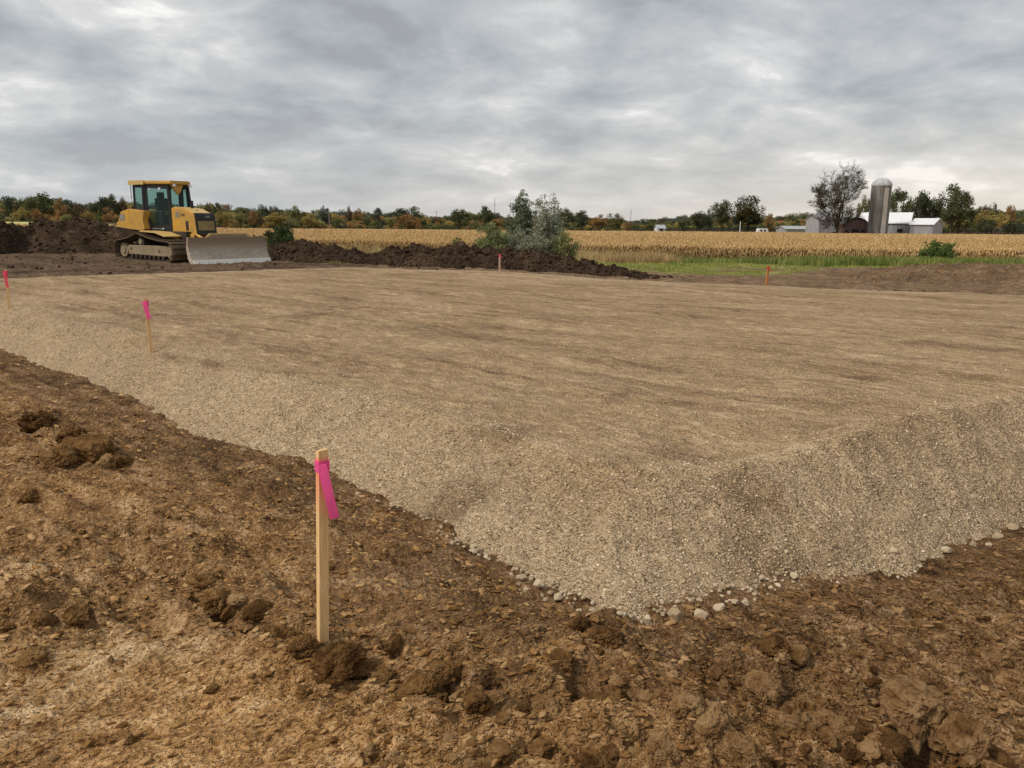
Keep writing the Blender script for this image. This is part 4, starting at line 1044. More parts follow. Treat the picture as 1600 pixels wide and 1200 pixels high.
for x in (-1.5, 3.2): MB().box(x, x + 1.2, -.12, -.065, 1.6, 2.5).build('window', M['dark'], o)
o, L, ze, zr, D = barn('shed', 'small grey shed with a white metal roof at the right end of the farm', 1420, 1460, 342, 351, FY - 8, 9, M['greywall'], M['whiteroof'], R(-42), ribs=9, cat='shed')
o, L, ze, zr, D = barn('shed', 'low grey shed with a pale roof behind the large half-bare tree', 1280, 1316, 334, 343, FY - 2, 9, M['greywall'], M['greyroof'], ribs=8, cat='shed')
MB().box(L * .15, L * .9, -.12, -.065, .2, 1.6).build('door', M['dark'], o)
MB().box(-L * .8, -L * .45, -.12, -.065, .5, 1.2).build('window', M['dark'], o)
# red gable-ended barn between the tree and the silo: its gable faces the field
a = at_y(1316, 350, FY - 4); b = at_y(1358, 350, FY - 4); zr = at_y(1337, 339, FY - 4)[2] + 1.3; ze = a[2] + 1.3; wd = (b[0] - a[0]) / 2
o = empty('red_barn', ((a[0] + b[0]) / 2, FY - 4, -1.3)); tag(o, 'faded red gambrel barn with a dark roof edge between the large tree and the silo', 'barn')
gam = [(-wd, 0), (wd, 0), (wd, ze), (wd * .62, ze + (zr - ze) * .62), (0, zr), (-wd * .62, ze + (zr - ze) * .62), (-wd, ze)]
MB().prism([(x, z) for x, z in gam], 0, 3.9, 'y').build('wall', M['redwall'], o)
for (xa, za), (xb, zb) in zip(gam[2:6], gam[3:7]):
    MB().prism([(xa, za), (xb, zb), (xb, zb + .16), (xa, za + .16)], -.3, 3.8, 'y').build('roof', M['greyroof'], o)
MB().box(-.9, .9, -.08, -.004, .1, 2.3).build('door', M['dark'], o); MB().box(-wd * .75, -wd * .5, -.08, -.004, 1.5, 2.2).build('window', M['dark'], o); MB().box(wd * .45, wd * .7, -.08, -.004, 1.5, 2.2).build('window', M['dark'], o)
for i in range(14):
    x = -wd + 2 * wd * (i + .5) / 14
    if abs(x) > .95 and not (-wd * .8 < x < -wd * .45) and not (wd * .4 < x < wd * .75): MB().box(x - .02, x + .02, -.03, -.003, .1, ze).build('batten', M['redwall'], o)
# silo
SY = 196
a = at_y(1362, 288, SY); b = at_y(1394, 288, SY); c = at_y(1378, 277, SY); rad = (b[0] - a[0]) / 2 * .93; hs = a[2] + 1.3
o = empty('silo', ((a[0] + b[0]) / 2 * (SY + rad) / SY, SY + rad, -1.3)); tag(o, 'tall weathered concrete silo with a pale metal dome beside the barns', 'silo')
MB().cyl((0, 0, 0), rad, hs, n=36).build('wall', M['concrete'], o, smooth=True)
nh = 22
hoop = MB().cyl((0, 0, 0), rad + .035, .09, n=36).build('hoop', M['concrete'], o, smooth=True); hoop.location.z = .5
for i in range(1, nh):
    c_ = hoop.copy(); COL.objects.link(c_); c_.location.z = .5 + (hs - 1) * i / nh
hd = c[2] + 1.3 - hs; mb = MB(); nn = 24; pr = [(rad * 1.04, -.25), (rad * 1.03, .15), (rad * .93, hd * .42), (rad * .72, hd * .72), (rad * .42, hd * .92), (.14 * rad, hd * .99)]
vv = []; ff = []
for rr_, zz in pr: vv += [(rr_ * math.cos(2 * math.pi * i / nn), rr_ * math.sin(2 * math.pi * i / nn), hs + zz) for i in range(nn)]
vv.append((0, 0, hs + hd))
for j in range(len(pr) - 1): ff += [(j * nn + i, j * nn + (i + 1) % nn, (j + 1) * nn + (i + 1) % nn, (j + 1) * nn + i) for i in range(nn)]
ff += [((len(pr) - 1) * nn + i, (len(pr) - 1) * nn + (i + 1) % nn, len(vv) - 1) for i in range(nn)]
dm = mb.add(vv, ff).build('dome', M['dome'], o, smooth=True)
for i in range(8):
    a_ = 2 * math.pi * i / 8; q = MB()
    for (r0_, z0_), (r1_, z1_) in zip(pr[1:-1], pr[2:]): q.tube((r0_ * math.cos(a_), r0_ * math.sin(a_), hs + z0_ + .03), (r1_ * math.cos(a_), r1_ * math.sin(a_), hs + z1_ + .03), .05, 5)
    q.build('dome_rib', M['whiteroof'], dm)
MB().box(-.1 * rad, .28 * rad, -rad - .45, -rad * .9, 0, hs - .8).build('chute', M['concrete2'], o)
MB().box(-.05 * rad, .3 * rad, -rad - .5, -rad * .9, 0, 3.4).build('chute_room', M['greywall'], o)
# low pale farm buildings and parked things left of the farm
o, L, ze, zr, D = barn('shed', 'long low shed with a pale roof far behind the crop left of the farm', 1228, 1272, 354, 358, 236, 9, M['greywall'], M['greyroof'], ribs=8, cat='shed')
def wagon(px0, px1, py0, Y, label, name, m_):
    a = at_y(px0, py0, Y); b = at_y(px1, py0, Y); L = (b[0] - a[0]) / 2; h = a[2] + 1.2
    o = empty(name, ((a[0] + b[0]) / 2, Y, -1.2)); tag(o, label, 'trailer')
    MB().prism([(-L, .5), (L, .5), (L, h * .75), (L * .8, h), (-L * .85, h), (-L, h * .8)], 0, 2.1, 'y').build('body', m_, o, .08)
    MB().box(-L * .6, -L * .2, -.02, -.005, h * .62, h * .85).build('window', M['dark'], o); MB().box(L * .1, L * .5, -.02, -.005, h * .62, h * .85).build('window', M['dark'], o)
    for x in (-L * .35, -L * .1): MB().cyl((x, -.03, .38), .38, .25, 'y', 14).build('wheel', M['dark'], o)
wagon(1185, 1201, 357, 222, 'white camper trailer parked left of the farm beyond the crop', 'camper_trailer', M['whitepaint'])
# little white house, arched tent frame, pole, masts
o, L, ze, zr, D = barn('house', 'little white house in front of the woods at the centre of the horizon', 1028, 1040, 352, 357, 262, 7, M['whitepaint'], M['greyroof'], ribs=4, cat='house')
MB().box(-.5, .3, -.12, -.065, 1.0, 2.0).build('window', M['dark'], o)
def pole(name, label, px, py_top, Y, r_, mat, cat, arms=(), base=-1.2, guy=0):
    p = at_y(px, py_top, Y); h = p[2] - base; o = empty(name, (p[0], Y, base)); tag(o, label, cat)
    MB().cyl((0, 0, -.3), r_, h + .3, n=8, r2=r_ * .7).build('shaft', mat, o)
    for z, l in arms: MB().box(-l / 2, l / 2, -.08, .08, h * z - .07, h * z + .07).build('crossarm', mat, o)
M['wood_pole'] = plain('weathered_pole', (.30, .26, .21), .9); M['galv'] = plain('grey_steel', (.25, .26, .28), .6)
pole('utility_pole', 'pale wooden utility pole at the field edge before the wood', 514, 331, 290, .17, M['wood_pole'], 'pole', ((.94, 2.2),))
pole('radio_mast', 'tall thin mast rising above the trees left of the shrubs', 773, 310, 420, .16, M['galv'], 'mast', ((.80, 1.2),))
pole('radio_mast', 'thin mast above the low woods right of the orange tree', 986, 327, 420, .16, M['galv'], 'mast', ((.85, 1.0),))
pole('radio_mast', 'short thin mast above the dip in the wood near the centre', 682, 329, 420, .14, M['galv'], 'mast', ((.9, 1.0),))
pole('white_post', 'white post standing in front of the bronze-topped tree', 1157, 346, 246, .16, M['whitepaint'], 'post')


# ------------------------------------------------------------------ survey stakes
def mat_lath(paint):
    t = NT('stake_wood', .8, .2)
    n = t.noise(9, 6, .6, 1.5, t.map((14, 14, .7)))
    c = t.ramp(n, (.3, (.62, .39, .165)), (.55, (.78, .52, .25)), (.75, (.88, .65, .36)))
    if paint:
        z = t.sep()[2]
        k = t.math('MULTIPLY', t.math('MULTIPLY', t.ramp(z, (.50, 0), (.70, 1)), t.ramp(z, (.72, 1), (.735, 0))), t.ramp(t.noise(12, 4, .6), (.3, .2), (.6, .85)), True)
        c = t.mix(k, c, (.85, .16, .12))
    return t.out(c, t.bump(n, .25, .004))
def mat_flat(name, col, rough=.55, emit=0):
    t = NT(name, rough, .3); c = t.mix(1.0, col, t.ramp(t.noise(30, 4, .6), (.3, .88), (.7, 1.08)), 'MULTIPLY'); m_ = t.out(c)
    tr = t.N.new('ShaderNodeBsdfTranslucent'); t.L.new(c, tr.inputs['Color']); ms = t.N.new('ShaderNodeMixShader'); ms.inputs[0].default_value = .5
    t.L.new(t.b.outputs[0], ms.inputs[1]); t.L.new(tr.outputs[0], ms.inputs[2]); t.L.new(ms.outputs[0], t.N['Material Output'].inputs[0]); return m_
M['lath'] = mat_lath(True); M['lath2'] = mat_lath(False)
M['pink'] = mat_flat('pink_ribbon', (1.0, .20, .53)); M['rose'] = mat_flat('faded_pink_ribbon', (.95, .17, .27)); M['orange'] = mat_flat('orange_ribbon', (.85, .16, .07)); M['redpaint'] = mat_flat('pale_pink_wood', (.80, .58, .50)); M['owood'] = mat_flat('orange_wood', (.72, .36, .15))


def ribbon(path, width, name, mat, parent, along=Vector((1, 0, 0))):
    """thin cloth strip with thickness following a path"""
    v = []; f = []; th = .0012
    for i, (p, ax) in enumerate(path):
        p = Vector(p); ax = Vector(ax).normalized() * width / 2
        t = (Vector(path[min(i + 1, len(path) - 1)][0]) - Vector(path[max(i - 1, 0)][0])).normalized(); nn_ = t.cross(ax).normalized() * th
        v += [tuple(p - ax - nn_), tuple(p + ax - nn_), tuple(p + ax + nn_), tuple(p - ax + nn_)]
    for i in range(len(path) - 1):
        for k_ in range(4): f.append((4 * i + k_, 4 * i + (k_ + 1) % 4, 4 * i + 4 + (k_ + 1) % 4, 4 * i + 4 + k_))
    f += [(3, 2, 1, 0), tuple(4 * (len(path) - 1) + k_ for k_ in range(4))]
    me = bpy.data.meshes.new(name); me.from_pydata(v, [], f); return link(name, me, mat, parent)
def stake(px, py_base, py_top, label, lathm, ribm, a, b, rz, lean=(0, 0), rib_z=(.86, .95), tail=None, zb=None, name='survey_stake', group='wooden survey stakes marking the pad'):
    p = at_z(px, py_base, 0 if zb is None else zb)
    zc_ = np.linspace(-.2, .6, 161); Q = np.array([at_z(px, py_base, q) for q in zc_]); k_ = np.nonzero(surf_z(Q[:, 0], Q[:, 1]) >= zc_)[0]
    p = Q[k_[-1]] if len(k_) else Q[0]      # first place where the sight line meets the ground
    t = at_y(px, py_top, p[1]); h = t[2] - p[2]
    o = empty(name, p, rz); tag(o, label, 'stake', group); o.rotation_euler = (lean[0], lean[1], rz)
    mb = MB(); v = [(-a, -b, -.12), (a, -b, -.12), (a, b, -.12), (-a, b, -.12), (-a, -b, h - .004), (a, -b, h), (a, b, h - .003), (-a, b, h - .010)]
    mb.add(v, [(3, 2, 1, 0), (4, 5, 6, 7), (0, 1, 5, 4), (1, 2, 6, 5), (2, 3, 7, 6), (3, 0, 4, 7)]); mb.build('lath', lathm, o, .0012 if b < .015 else .001)
    z0, z1 = h * rib_z[0], h * rib_z[1]; e = .0025
    mb = MB(); n_ = 5
    for i in range(n_):
        zz0 = z0 + (z1 - z0) * i / n_; zz1 = z0 + (z1 - z0) * (i + 1) / n_ - .0006; q = e + .0012 * (i % 2); mb.box(-a - q, a + q, -b - q, b + q, zz0, zz1)
    wr = mb.build('ribbon_wrap', ribm, o, .0006)
    return o, h, p
o, h, p = stake(504.5, 1000, 703, 'nearest pine survey stake with bright pink ribbon, standing in the loose foreground soil', M['lath'], M['pink'], .019, .014, R(38), rib_z=(.885, .945))
o.rotation_euler = (0, R(2.2), R(38))
# the near stake's hanging tail, leaning out to the right
cz, sz = math.cos(-R(38)), math.sin(-R(38))
def loc(x, y, z): return (x * cz - y * sz, x * sz + y * cz, z)
pa = []
for i in range(14):
    t = i / 13; x = .004 + .048 * t ** .9; y = -.024 - .006 * math.sin(t * 3.1); z = h * .93 - .205 * t
    pa.append((loc(x, y, z), loc(1.0, .12 + .25 * t, .22)))
ribbon(pa, .034, 'ribbon_tail', M['pink'], o)
M['pinkd'] = M['pink']
def flag_tail(o, h, z0, L, wd0, out, mat, rz):
    c_, s_ = math.cos(-rz), math.sin(-rz); q = []
    for i in range(9):
        t = i / 8; x = -.006 + out * t; y = -.03; z = h * z0 - L * t; q.append(((x * c_ - y * s_, x * s_ + y * c_, z), (c_, s_, .1)))
    ribbon(q, wd0, 'ribbon_tail', mat, o)
o, h, p = stake(237, 552, 466, 'survey stake with pink ribbon at the crest of the left gravel slope', M['lath2'], M['pink'], .019, .012, R(30), rib_z=(.86, .96)); flag_tail(o, h, .95, .19 * h / .6, .045, .032, M['pink'], R(30))
o.rotation_euler.y = R(-1.2)
o, h, p = stake(15, 482, 421, 'survey stake with faded pink ribbon at the left border of the photo on the pad', M['lath2'], M['rose'], .019, .012, R(20), rib_z=(.80, .97)); flag_tail(o, h, .95, .24 * h / .6, .042, .032, M['rose'], R(20)); o.rotation_euler.y = R(.5)
o, h, p = stake(780.5, 424, 397, 'small white and red stake in front of the dark berm', M['redpaint'], M['rose'], .022, .014, R(10), rib_z=(.86, .98)); flag_tail(o, h, .95, .06, .035, .06, M['rose'], R(10))
o, h, p = stake(1197.5, 446, 415, 'orange-tinted survey stake by the grass on the far right edge of the pad', M['owood'], M['orange'], .022, .014, R(25), rib_z=(.84, .97)); flag_tail(o, h, .93, .08, .035, .07, M['orange'], R(25)); o.rotation_euler.y = R(2)


# ------------------------------------------------------------------ bulldozer
def mat_paint(name, col, dirt=.35):
    t = NT(name, .5, .45)
    n = t.noise(2.2, 7, .65, .5); n2 = t.noise(14, 6, .7)
    f = t.math('ADD', t.math('MULTIPLY', n, .6), t.math('MULTIPLY', n2, .4))
    c = t.mix(t.ramp(f, (.42, 0), (.72, dirt * 2)), col, (.27, .19, .10))
    return t.out(c, t.bump(n2, .08, .004), t.ramp(f, (.4, .42), (.7, .85)))
def mat_muddy(name, a, b):
    t = NT(name, .85, .25); f = t.math('ADD', t.math('MULTIPLY', t.noise(3, 7, .65, .4), .6), t.math('MULTIPLY', t.noise(22, 6, .7), .4))
    return t.out(t.ramp(f, (.32, a), (.66, b)), t.bump(t.noise(26, 6, .7), .4, .015))
def mat_blade():
    t = NT('worn_blade_steel', .5, .5); t.b.inputs['Metallic'].default_value = .0
    n = t.noise(1.7, 7, .65, .6, t.map((1, .5, 2.2))); n2 = t.noise(16, 6, .7)
    z = t.sep()[2]
    dust = t.ramp(n, (.35, (.34, .265, .195)), (.55, (.50, .415, .325)), (.75, (.64, .56, .47)))
    mud = t.ramp(n2, (.3, (.16, .115, .072)), (.7, (.27, .205, .14)))
    c = t.mix(t.math('MULTIPLY', t.ramp(n2, (.45, 0), (.75, .8)), 1.0), dust, mud)
    c = t.mix(t.math('MULTIPLY', t.ramp(z, (.42, 0), (.78, .9)), t.ramp(n, (.3, .55), (.6, 1)), True), c, (.24, .172, .108))
    return t.out(c, t.bump(n2, .2, .008), t.ramp(n, (.3, .42), (.7, .7)))
M['yellow'] = mat_paint('yellow_paint', (.60, .315, .030), .5); M['yellow_pale'] = mat_paint('pale_yellow_paint', (.62, .42, .14), .3)  # second, paler yellow for roof, hood top, fenders and trim
M['black'] = mat_paint('black_paint', (.011, .012, .015), .02)
M['track'] = mat_muddy('muddy_track_steel', (.055, .038, .024), (.19, .14, .09)); M['frame'] = mat_muddy('dusty_track_frame', (.18, .14, .085), (.36, .29, .19)); M['tdark'] = mat_muddy('greasy_steel', (.022, .016, .012), (.075, .055, .038))
M['blade'] = mat_blade(); M['edge'] = mat_muddy('bare_cutting_edge', (.66, .60, .52), (.90, .86, .79)); M['edge'].node_tree.nodes['Principled BSDF'].inputs['Roughness'].default_value = .45
M['grille'] = mat_muddy('dusty_grille', (.22, .165, .07), (.36, .28, .13)); M['seat'] = plain('seat_vinyl', (.03, .03, .032), .7); M['lamp'] = plain('lamp_glass', (.75, .75, .72), .2); M['decal'] = plain('grey_decal', (.25, .22, .17), .6); M['ink'] = plain('black_decal', (.05, .045, .04), .6); M['pale_ink'] = plain('white_decal', (.55, .55, .53), .6)
_t = NT('tinted_glass', .06, .5); _t.out((.30, .52, .47)); _g = _t.N.new('ShaderNodeBsdfTransparent'); _g.inputs[0].default_value = (.80, .92, .89, 1)
_ms = _t.N.new('ShaderNodeMixShader'); _ms.inputs[0].default_value = .14; _t.b.inputs['Base Color'].default_value = (.08, .12, .12, 1)
_t.L.new(_g.outputs[0], _ms.inputs[1]); _t.L.new(_t.b.outputs[0], _ms.inputs[2]); _t.L.new(_ms.outputs[0], _t.N['Material Output'].inputs[0]); M['glass'] = _t.m


def text_part(txt, size, mat, parent, loc_, rot, name='lettering'):
    cu = bpy.data.curves.new(name, 'FONT'); cu.body = txt; cu.size = size; cu.extrude = .003; cu.align_x = 'CENTER'; cu.align_y = 'CENTER'
    tmp = bpy.data.objects.new(name, cu); COL.objects.link(tmp)
    bpy.context.view_layer.update()
    me = bpy.data.meshes.new_from_object(tmp.evaluated_get(bpy.context.evaluated_depsgraph_get())); bpy.data.objects.remove(tmp)
    me.materials.clear(); o = link(name, me, mat, parent); o.location = loc_; o.rotation_euler = rot; return o


def build_dozer():
    dz = empty('bulldozer', (-12.95, 30.75, .16), R(-33))
    tag(dz, 'yellow tracked bulldozer with black cab and wide dusty blade parked on the soil', 'bulldozer')
    # ---- tracks
    wheels = [(-1.50, .42, .36), (-.35, .74, .29), (1.45, .39, .36)]     # rear idler, raised sprocket, front idler (x, z, radius)
    def tangent(c0, c1):
        (x0, z0, r0_), (x1, z1, r1_) = c0, c1; d = math.hypot(x1 - x0, z1 - z0); a = math.atan2(z1 - z0, x1 - x0); b = math.acos((r0_ - r1_) / d); n_ = a + b
        return (x0 + r0_ * math.cos(n_), z0 + r0_ * math.sin(n_)), (x1 + r1_ * math.cos(n_), z1 + r1_ * math.sin(n_)), n_
    # clockwise loop seen from the right side: rear -> sprocket -> front -> bottom
    path = []
    order = [wheels[0], wheels[1], wheels[2]]
    tg = [tangent(order[0], order[1]), tangent(order[1], order[2])]
    def arc(c, a0, a1, n_=14):
        return [(c[0] + c[2] * math.cos(a0 + (a1 - a0) * i / n_), c[1] + c[2] * math.sin(a0 + (a1 - a0) * i / n_)) for i in range(n_ + 1)]
    path += arc(wheels[0], math.pi * 1.5, tg[0][2])[:]
    def sag(p, q, s_, n_=12): return [(p[0] + (q[0] - p[0]) * i / n_, p[1] + (q[1] - p[1]) * i / n_ - s_ * math.sin(math.pi * i / n_)) for i in range(1, n_)]
    path += sag(tg[0][0], tg[0][1], .045) + arc(wheels[1], tg[0][2], tg[1][2]) + sag(tg[1][0], tg[1][1], .055)
    path += arc(wheels[2], tg[1][2], -math.pi / 2)
    path.append(path[0])
    pts = np.array(path); dl = np.append(0, np.cumsum(np.hypot(*np.diff(pts, axis=0).T))); ns = 46; total = dl[-1]
    # shoe mesh: plate with a grouser bar, local x along the track, z outward
    shoe_me = None
    for side in (-1, 1):
        yc = side * 1.08
        tr = empty('track', (0, yc, 0)); tr.parent = dz
        for i in range(ns):
            s_ = total * i / ns; x = np.interp(s_, dl, pts[:, 0]); z = np.interp(s_, dl, pts[:, 1]); x2 = np.interp((s_ + .02) % total, dl, pts[:, 0]); z2 = np.interp((s_ + .02) % total, dl, pts[:, 1])
            if shoe_me is None:
                pw = total / ns; so = MB().box(-pw * .49, pw * .49, -.355, .355, .0, .028).box(-pw * .49, -pw * .49 + .035, -.35, .35, .0285, .075).build('track_shoe', M['track'], tr, .004); shoe_me = so.data
            else: so = link('track_shoe', shoe_me, None, tr)
            a = math.atan2(z2 - z, x2 - x); so.location = (x, 0, z); so.rotation_euler = (0, -a, 0)
        mb = MB()
        for i in range(len(path) - 1):
            (x0, z0), (x1, z1) = path[i], path[i + 1]; d = math.hypot(x1 - x0, z1 - z0)
            if d < 1e-4: continue
            nx, nz = (z1 - z0) / d * .085, -(x1 - x0) / d * .085
            for y0 in (-.13, .05): mb.prism([(x0, z0), (x1, z1), (x1 + nx, z1 + nz), (x0 + nx, z0 + nz)], y0, y0 + .08, 'y')
        mb.build('chain', M['tdark'], tr)
        fr = MB().prism([(-1.15, .27), (1.05, .22), (1.50, .24), (1.62, .38), (1.50, .56), (1.05, .60), (-1.10, .60), (-1.20, .52)], -.20, .20).build('track_frame', M['frame'], tr, .02)
        for x, z in ((-.95, .47), (.82, .40)): MB().cyl((x, side * .206 - .006, z), .045, .012, 'y', 12).build('frame_bolt', M['tdark'], fr)
        MB().cyl((1.42, side * .21 - .015, .39), .17, .03, 'y', 22).build('idler_cap', M['frame'], fr)
        for nm, (x, z, r_), rr_ in (('idler', wheels[0], .27), ('sprocket', wheels[1], .20), ('idler', wheels[2], .27)):
            wh = MB().cyl((x, -.17, z), rr_, .34, 'y', 28).build(nm, M['frame'] if nm == 'idler' else M['tdark'], tr, .015)
            MB().cyl((x, side * .18 - .02, z), rr_ * .55, .04, 'y', 20).build('hub', M['frame'], wh, .008)
        for i in range(8):
            ro = MB().cyl((-.98 + i * .28, -.19, .205), .085, .38, 'y', 16).build('roller', M['tdark'], tr, .008)
    # ---- hull
    MB().box(-1.75, 1.55, -.62, .62, .45, 1.12).build('hull', M['tdark'], dz, .03)
    MB().box(-2.05, -1.70, -.45, .45, .5, 1.3).build('rear_housing', M['tdark'], dz, .03)
    for s in (-1, 1):
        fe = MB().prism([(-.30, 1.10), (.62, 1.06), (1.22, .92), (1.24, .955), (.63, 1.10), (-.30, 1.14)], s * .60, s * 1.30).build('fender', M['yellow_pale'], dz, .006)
        MB().prism([(-.4, 1.09), (.55, 1.04), (1.08, .93), (1.40, .52), (1.25, .50), (.7, .70), (-.4, .74)], s * .625, s * .70).build('side_plate', M['yellow'], dz, .012)
    # rear tank, two tapered side boxes joined across the back
    tank = [(-2.28, 1.30), (-.50, 1.16), (-.45, 1.20), (-.52, 1.50), (-.42, 1.86), (-1.40, 1.94), (-1.92, 1.84), (-2.12, 1.48), (-2.26, 1.42)]
    tk = MB().prism(tank, -1.0, 1.0).build('fuel_tank', M['yellow'], dz, .025)
    MB().prism([(-2.34, 1.285), (-2.24, 1.275), (-.52, 1.135), (-.52, 1.155), (-2.24, 1.30), (-2.34, 1.31)], -1.03, 1.03).build('bottom_flange', M['yellow_pale'], tk)
    MB().box(-2.0, -1.68, -1.006, -1.0015, 1.50, 1.74).build('decal', M['decal'], tk); text_part('CAT', .12, M['pale_ink'], tk, (-1.84, -1.009, 1.62), (R(90), 0, 0), 'emblem')
    MB().box(-1.383, -1.377, -1.004, -.99, 1.24, 1.93).build('seam', M['ink'], tk)
    MB().cyl((-1.5, -.75, 1.93), .06, .08, n=14).build('fuel_cap', M['black'], tk)
    # ---- hood
    hood = [(.44, 1.05), (.44, 1.98), (.60, 2.0), (1.25, 1.93), (1.72, 1.77), (1.80, 1.70), (1.90, 1.0), (1.60, .92)]
    hd_ = MB().prism(hood, -.42, .42).build('hood', M['yellow'], dz, .03)
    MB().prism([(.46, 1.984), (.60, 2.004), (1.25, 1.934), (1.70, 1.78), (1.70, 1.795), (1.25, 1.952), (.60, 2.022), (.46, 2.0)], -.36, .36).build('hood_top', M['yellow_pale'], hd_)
    MB().prism([(1.755, 1.775), (1.80, 1.72), (1.835, 1.545), (1.875, 1.55), (1.845, 1.74), (1.80, 1.80)], -.425, .425).build('hood_visor', M['black'], hd_, .01)
    text_part('CAT', .11, M['pale_ink'], hd_, (1.868, .08, 1.655), (R(90), 0, R(90)), 'emblem').rotation_euler = (R(82), 0, R(90))
    MB().prism([(1.837, 1.53), (1.862, 1.53), (1.918, 1.0), (1.893, 1.0)], -.425, .425).build('grille_frame', M['black'], hd_)
    gr = MB().prism([(1.868, 1.50), (1.876, 1.50), (1.912, 1.17), (1.904, 1.17)], -.35, .35).build('grille', M['grille'], hd_)
    for i in range(11):
        y = -.33 + .066 * i; MB().prism([(1.8775, 1.49), (1.884, 1.49), (1.918, 1.18), (1.9135, 1.18)], y - .008, y + .008).build('grille_slat', M['grille'], gr)
    MB().box(1.28, 1.42, -.436, -.4215, 1.16, 1.50).build('vent', M['black'], hd_); text_part('D6K', .15, M['ink'], hd_, (1.12, -.4235, 1.72), (R(90), 0, 0))
    MB().box(.66, .92, -.4235, -.4212, 1.62, 1.84).build('decal', M['decal'], hd_)
    for i in range(4): MB().box(1.52 + .045 * i, 1.535 + .045 * i, -.426, -.4212, 1.12, 1.34).build('louver', M['yellow_pale'], hd_)
    MB().cyl((1.05, .05, 1.95), .05, .30, n=14).build('exhaust', M['black'], hd_); MB().cyl((1.45, -.05, 1.85), .03, .06, n=10).build('cap', M['black'], hd_)
    for s in (-1, 1): MB().prism([(.44, 1.08), (1.88, 1.02), (1.72, .80), (1.55, .58), (1.28, .56), (.44, .72)], s * .425, s * .50).build('hood_skirt', M['yellow'], hd_, .01)
    # ---- cab: full width at the back, tapering to a narrow windscreen
    plan = lambda g, fr=0.0: [(-1.36 - g, -.78 - g), (-.62, -.78 - g), (.42 + g + fr, -.36 - g * .6), (.42 + g + fr, .36 + g * .6), (-.62, .78 + g), (-1.36 - g, .78 + g)]
    roofp = [(-1.47, -.84), (-.58, -.86), (.52, -.42), (.52, .42), (-.58, .86), (-1.47, .84)]
    rf = MB().prism(roofp, 2.84, 2.94, 'z').build('roof', M['yellow'], dz, .03)
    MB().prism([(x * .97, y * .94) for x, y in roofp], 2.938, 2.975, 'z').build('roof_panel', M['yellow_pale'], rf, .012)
    MB().prism([(-1.50, -.86), (-.50, -.87), (-.50, -.85), (-1.50, -.845)], 2.83, 2.99, 'z').build('rain_rail', M['yellow_pale'], rf, .006)
    cb = MB().prism(plan(0), 1.12, 1.30, 'z').build('cab_base', M['black'], dz, .02)
    lower = MB().prism([(-.62, -.775), (.42, -.355), (.42, .355), (-.62, .775)], 1.30, 1.36, 'z').build('cab_floor', M['black'], dz)
    MB().prism([(x * .99, y * .99) for x, y in plan(0)], 2.74, 2.838, 'z').build('cab_header', M['black'], dz, .01)
    def post(p, q, w_): MB().tube(p, q, w_, 6).build('pillar', M['black'], dz)
    for s in (-1, 1):
        post((-1.34, s * .76, 1.28), (-1.30, s * .76, 2.80), .045); post((-.66, s * .77, 1.28), (-.62, s * .77, 2.80), .095)
        post((.46, s * .36, 1.28), (.30, s * .40, 2.80), .055)
        # rear quarter window
        MB().prism([(-1.28, 1.98), (-.74, 1.94), (-.70, 2.74), (-1.24, 2.76)], s * .772, s * .778).build('rear_side_window', M['glass'], dz)
        MB().prism([(-1.31, 1.90), (-.72, 1.88), (-.72, 1.97), (-1.31, 1.99)], s * .765, s * .785).build('window_sill', M['black'], dz)
    MB().prism([(-.70, 1.98), (.70, 1.98), (.68, 2.74), (-.68, 2.74)], -1.335, -1.33, 'x').build('rear_window', M['glass'], dz)
    # side doors, angled between the wide pillar and the windscreen pillar
    for s in (-1, 1):
        P0 = Vector((-.585, s * .765, 0)); P1 = Vector((.41, s * .375, 0)); u = (P1 - P0).normalized(); Ld = (P1 - P0).length; nrm = Vector((u.y, -u.x, 0)) * (1 if s < 0 else -1)
        def quad(poly, th, off): 
            vs_ = [tuple(P0 + u * a + Vector((0, 0, z)) + nrm * off) for a, z in poly] + [tuple(P0 + u * a + Vector((0, 0, z)) + nrm * (off + th)) for a, z in poly]; n_ = len(poly)
            return MB().add(vs_, [tuple(range(n_))[::-1], tuple(range(n_, 2 * n_))] + [(i, (i + 1) % n_, n_ + (i + 1) % n_, n_ + i) for i in range(n_)])
        dr = quad([(.0, 1.10), (Ld, 1.10), (Ld, 1.34), (.30, 1.34), (.10, 1.60), (.10, 2.74), (0, 2.80), (-.1, 1.7)], .04, 0).build('door', M['black'], dz)
        quad([(.0, 2.70), (Ld - .04, 2.70), (Ld - .04, 2.80), (0, 2.80)], .04, .002).build('door_header', M['black'], dr); quad([(Ld - .10, 1.34), (Ld, 1.34), (Ld - .05, 2.70), (Ld - .13, 2.70)], .04, .002).build('door_stile', M['black'], dr)
        quad([(.10, 1.60), (.30, 1.34), (Ld - .10, 1.34), (Ld - .14, 2.70), (.10, 2.70)], .006, .015).build('door_window', M['glass'], dr)
        quad([(.22, 1.20), (.70, 1.20), (.70, 1.225), (.22, 1.225)], .02, .041).build('handrail', M['galv'], dr); quad([(.66, 1.19), (.74, 1.19), (.74, 1.24), (.66, 1.24)], .02, .0625).build('handle', M['pale_ink'], dr)
        quad([(.62, 2.63), (.70, 2.63), (.70, 2.72), (.62, 2.72)], .05, .045).build('work_light', M['lamp'], dr); quad([(.20, 2.64), (.26, 2.64), (.26, 2.69), (.20, 2.69)], .03, .045).build('clearance_light', M['lamp'], dr)
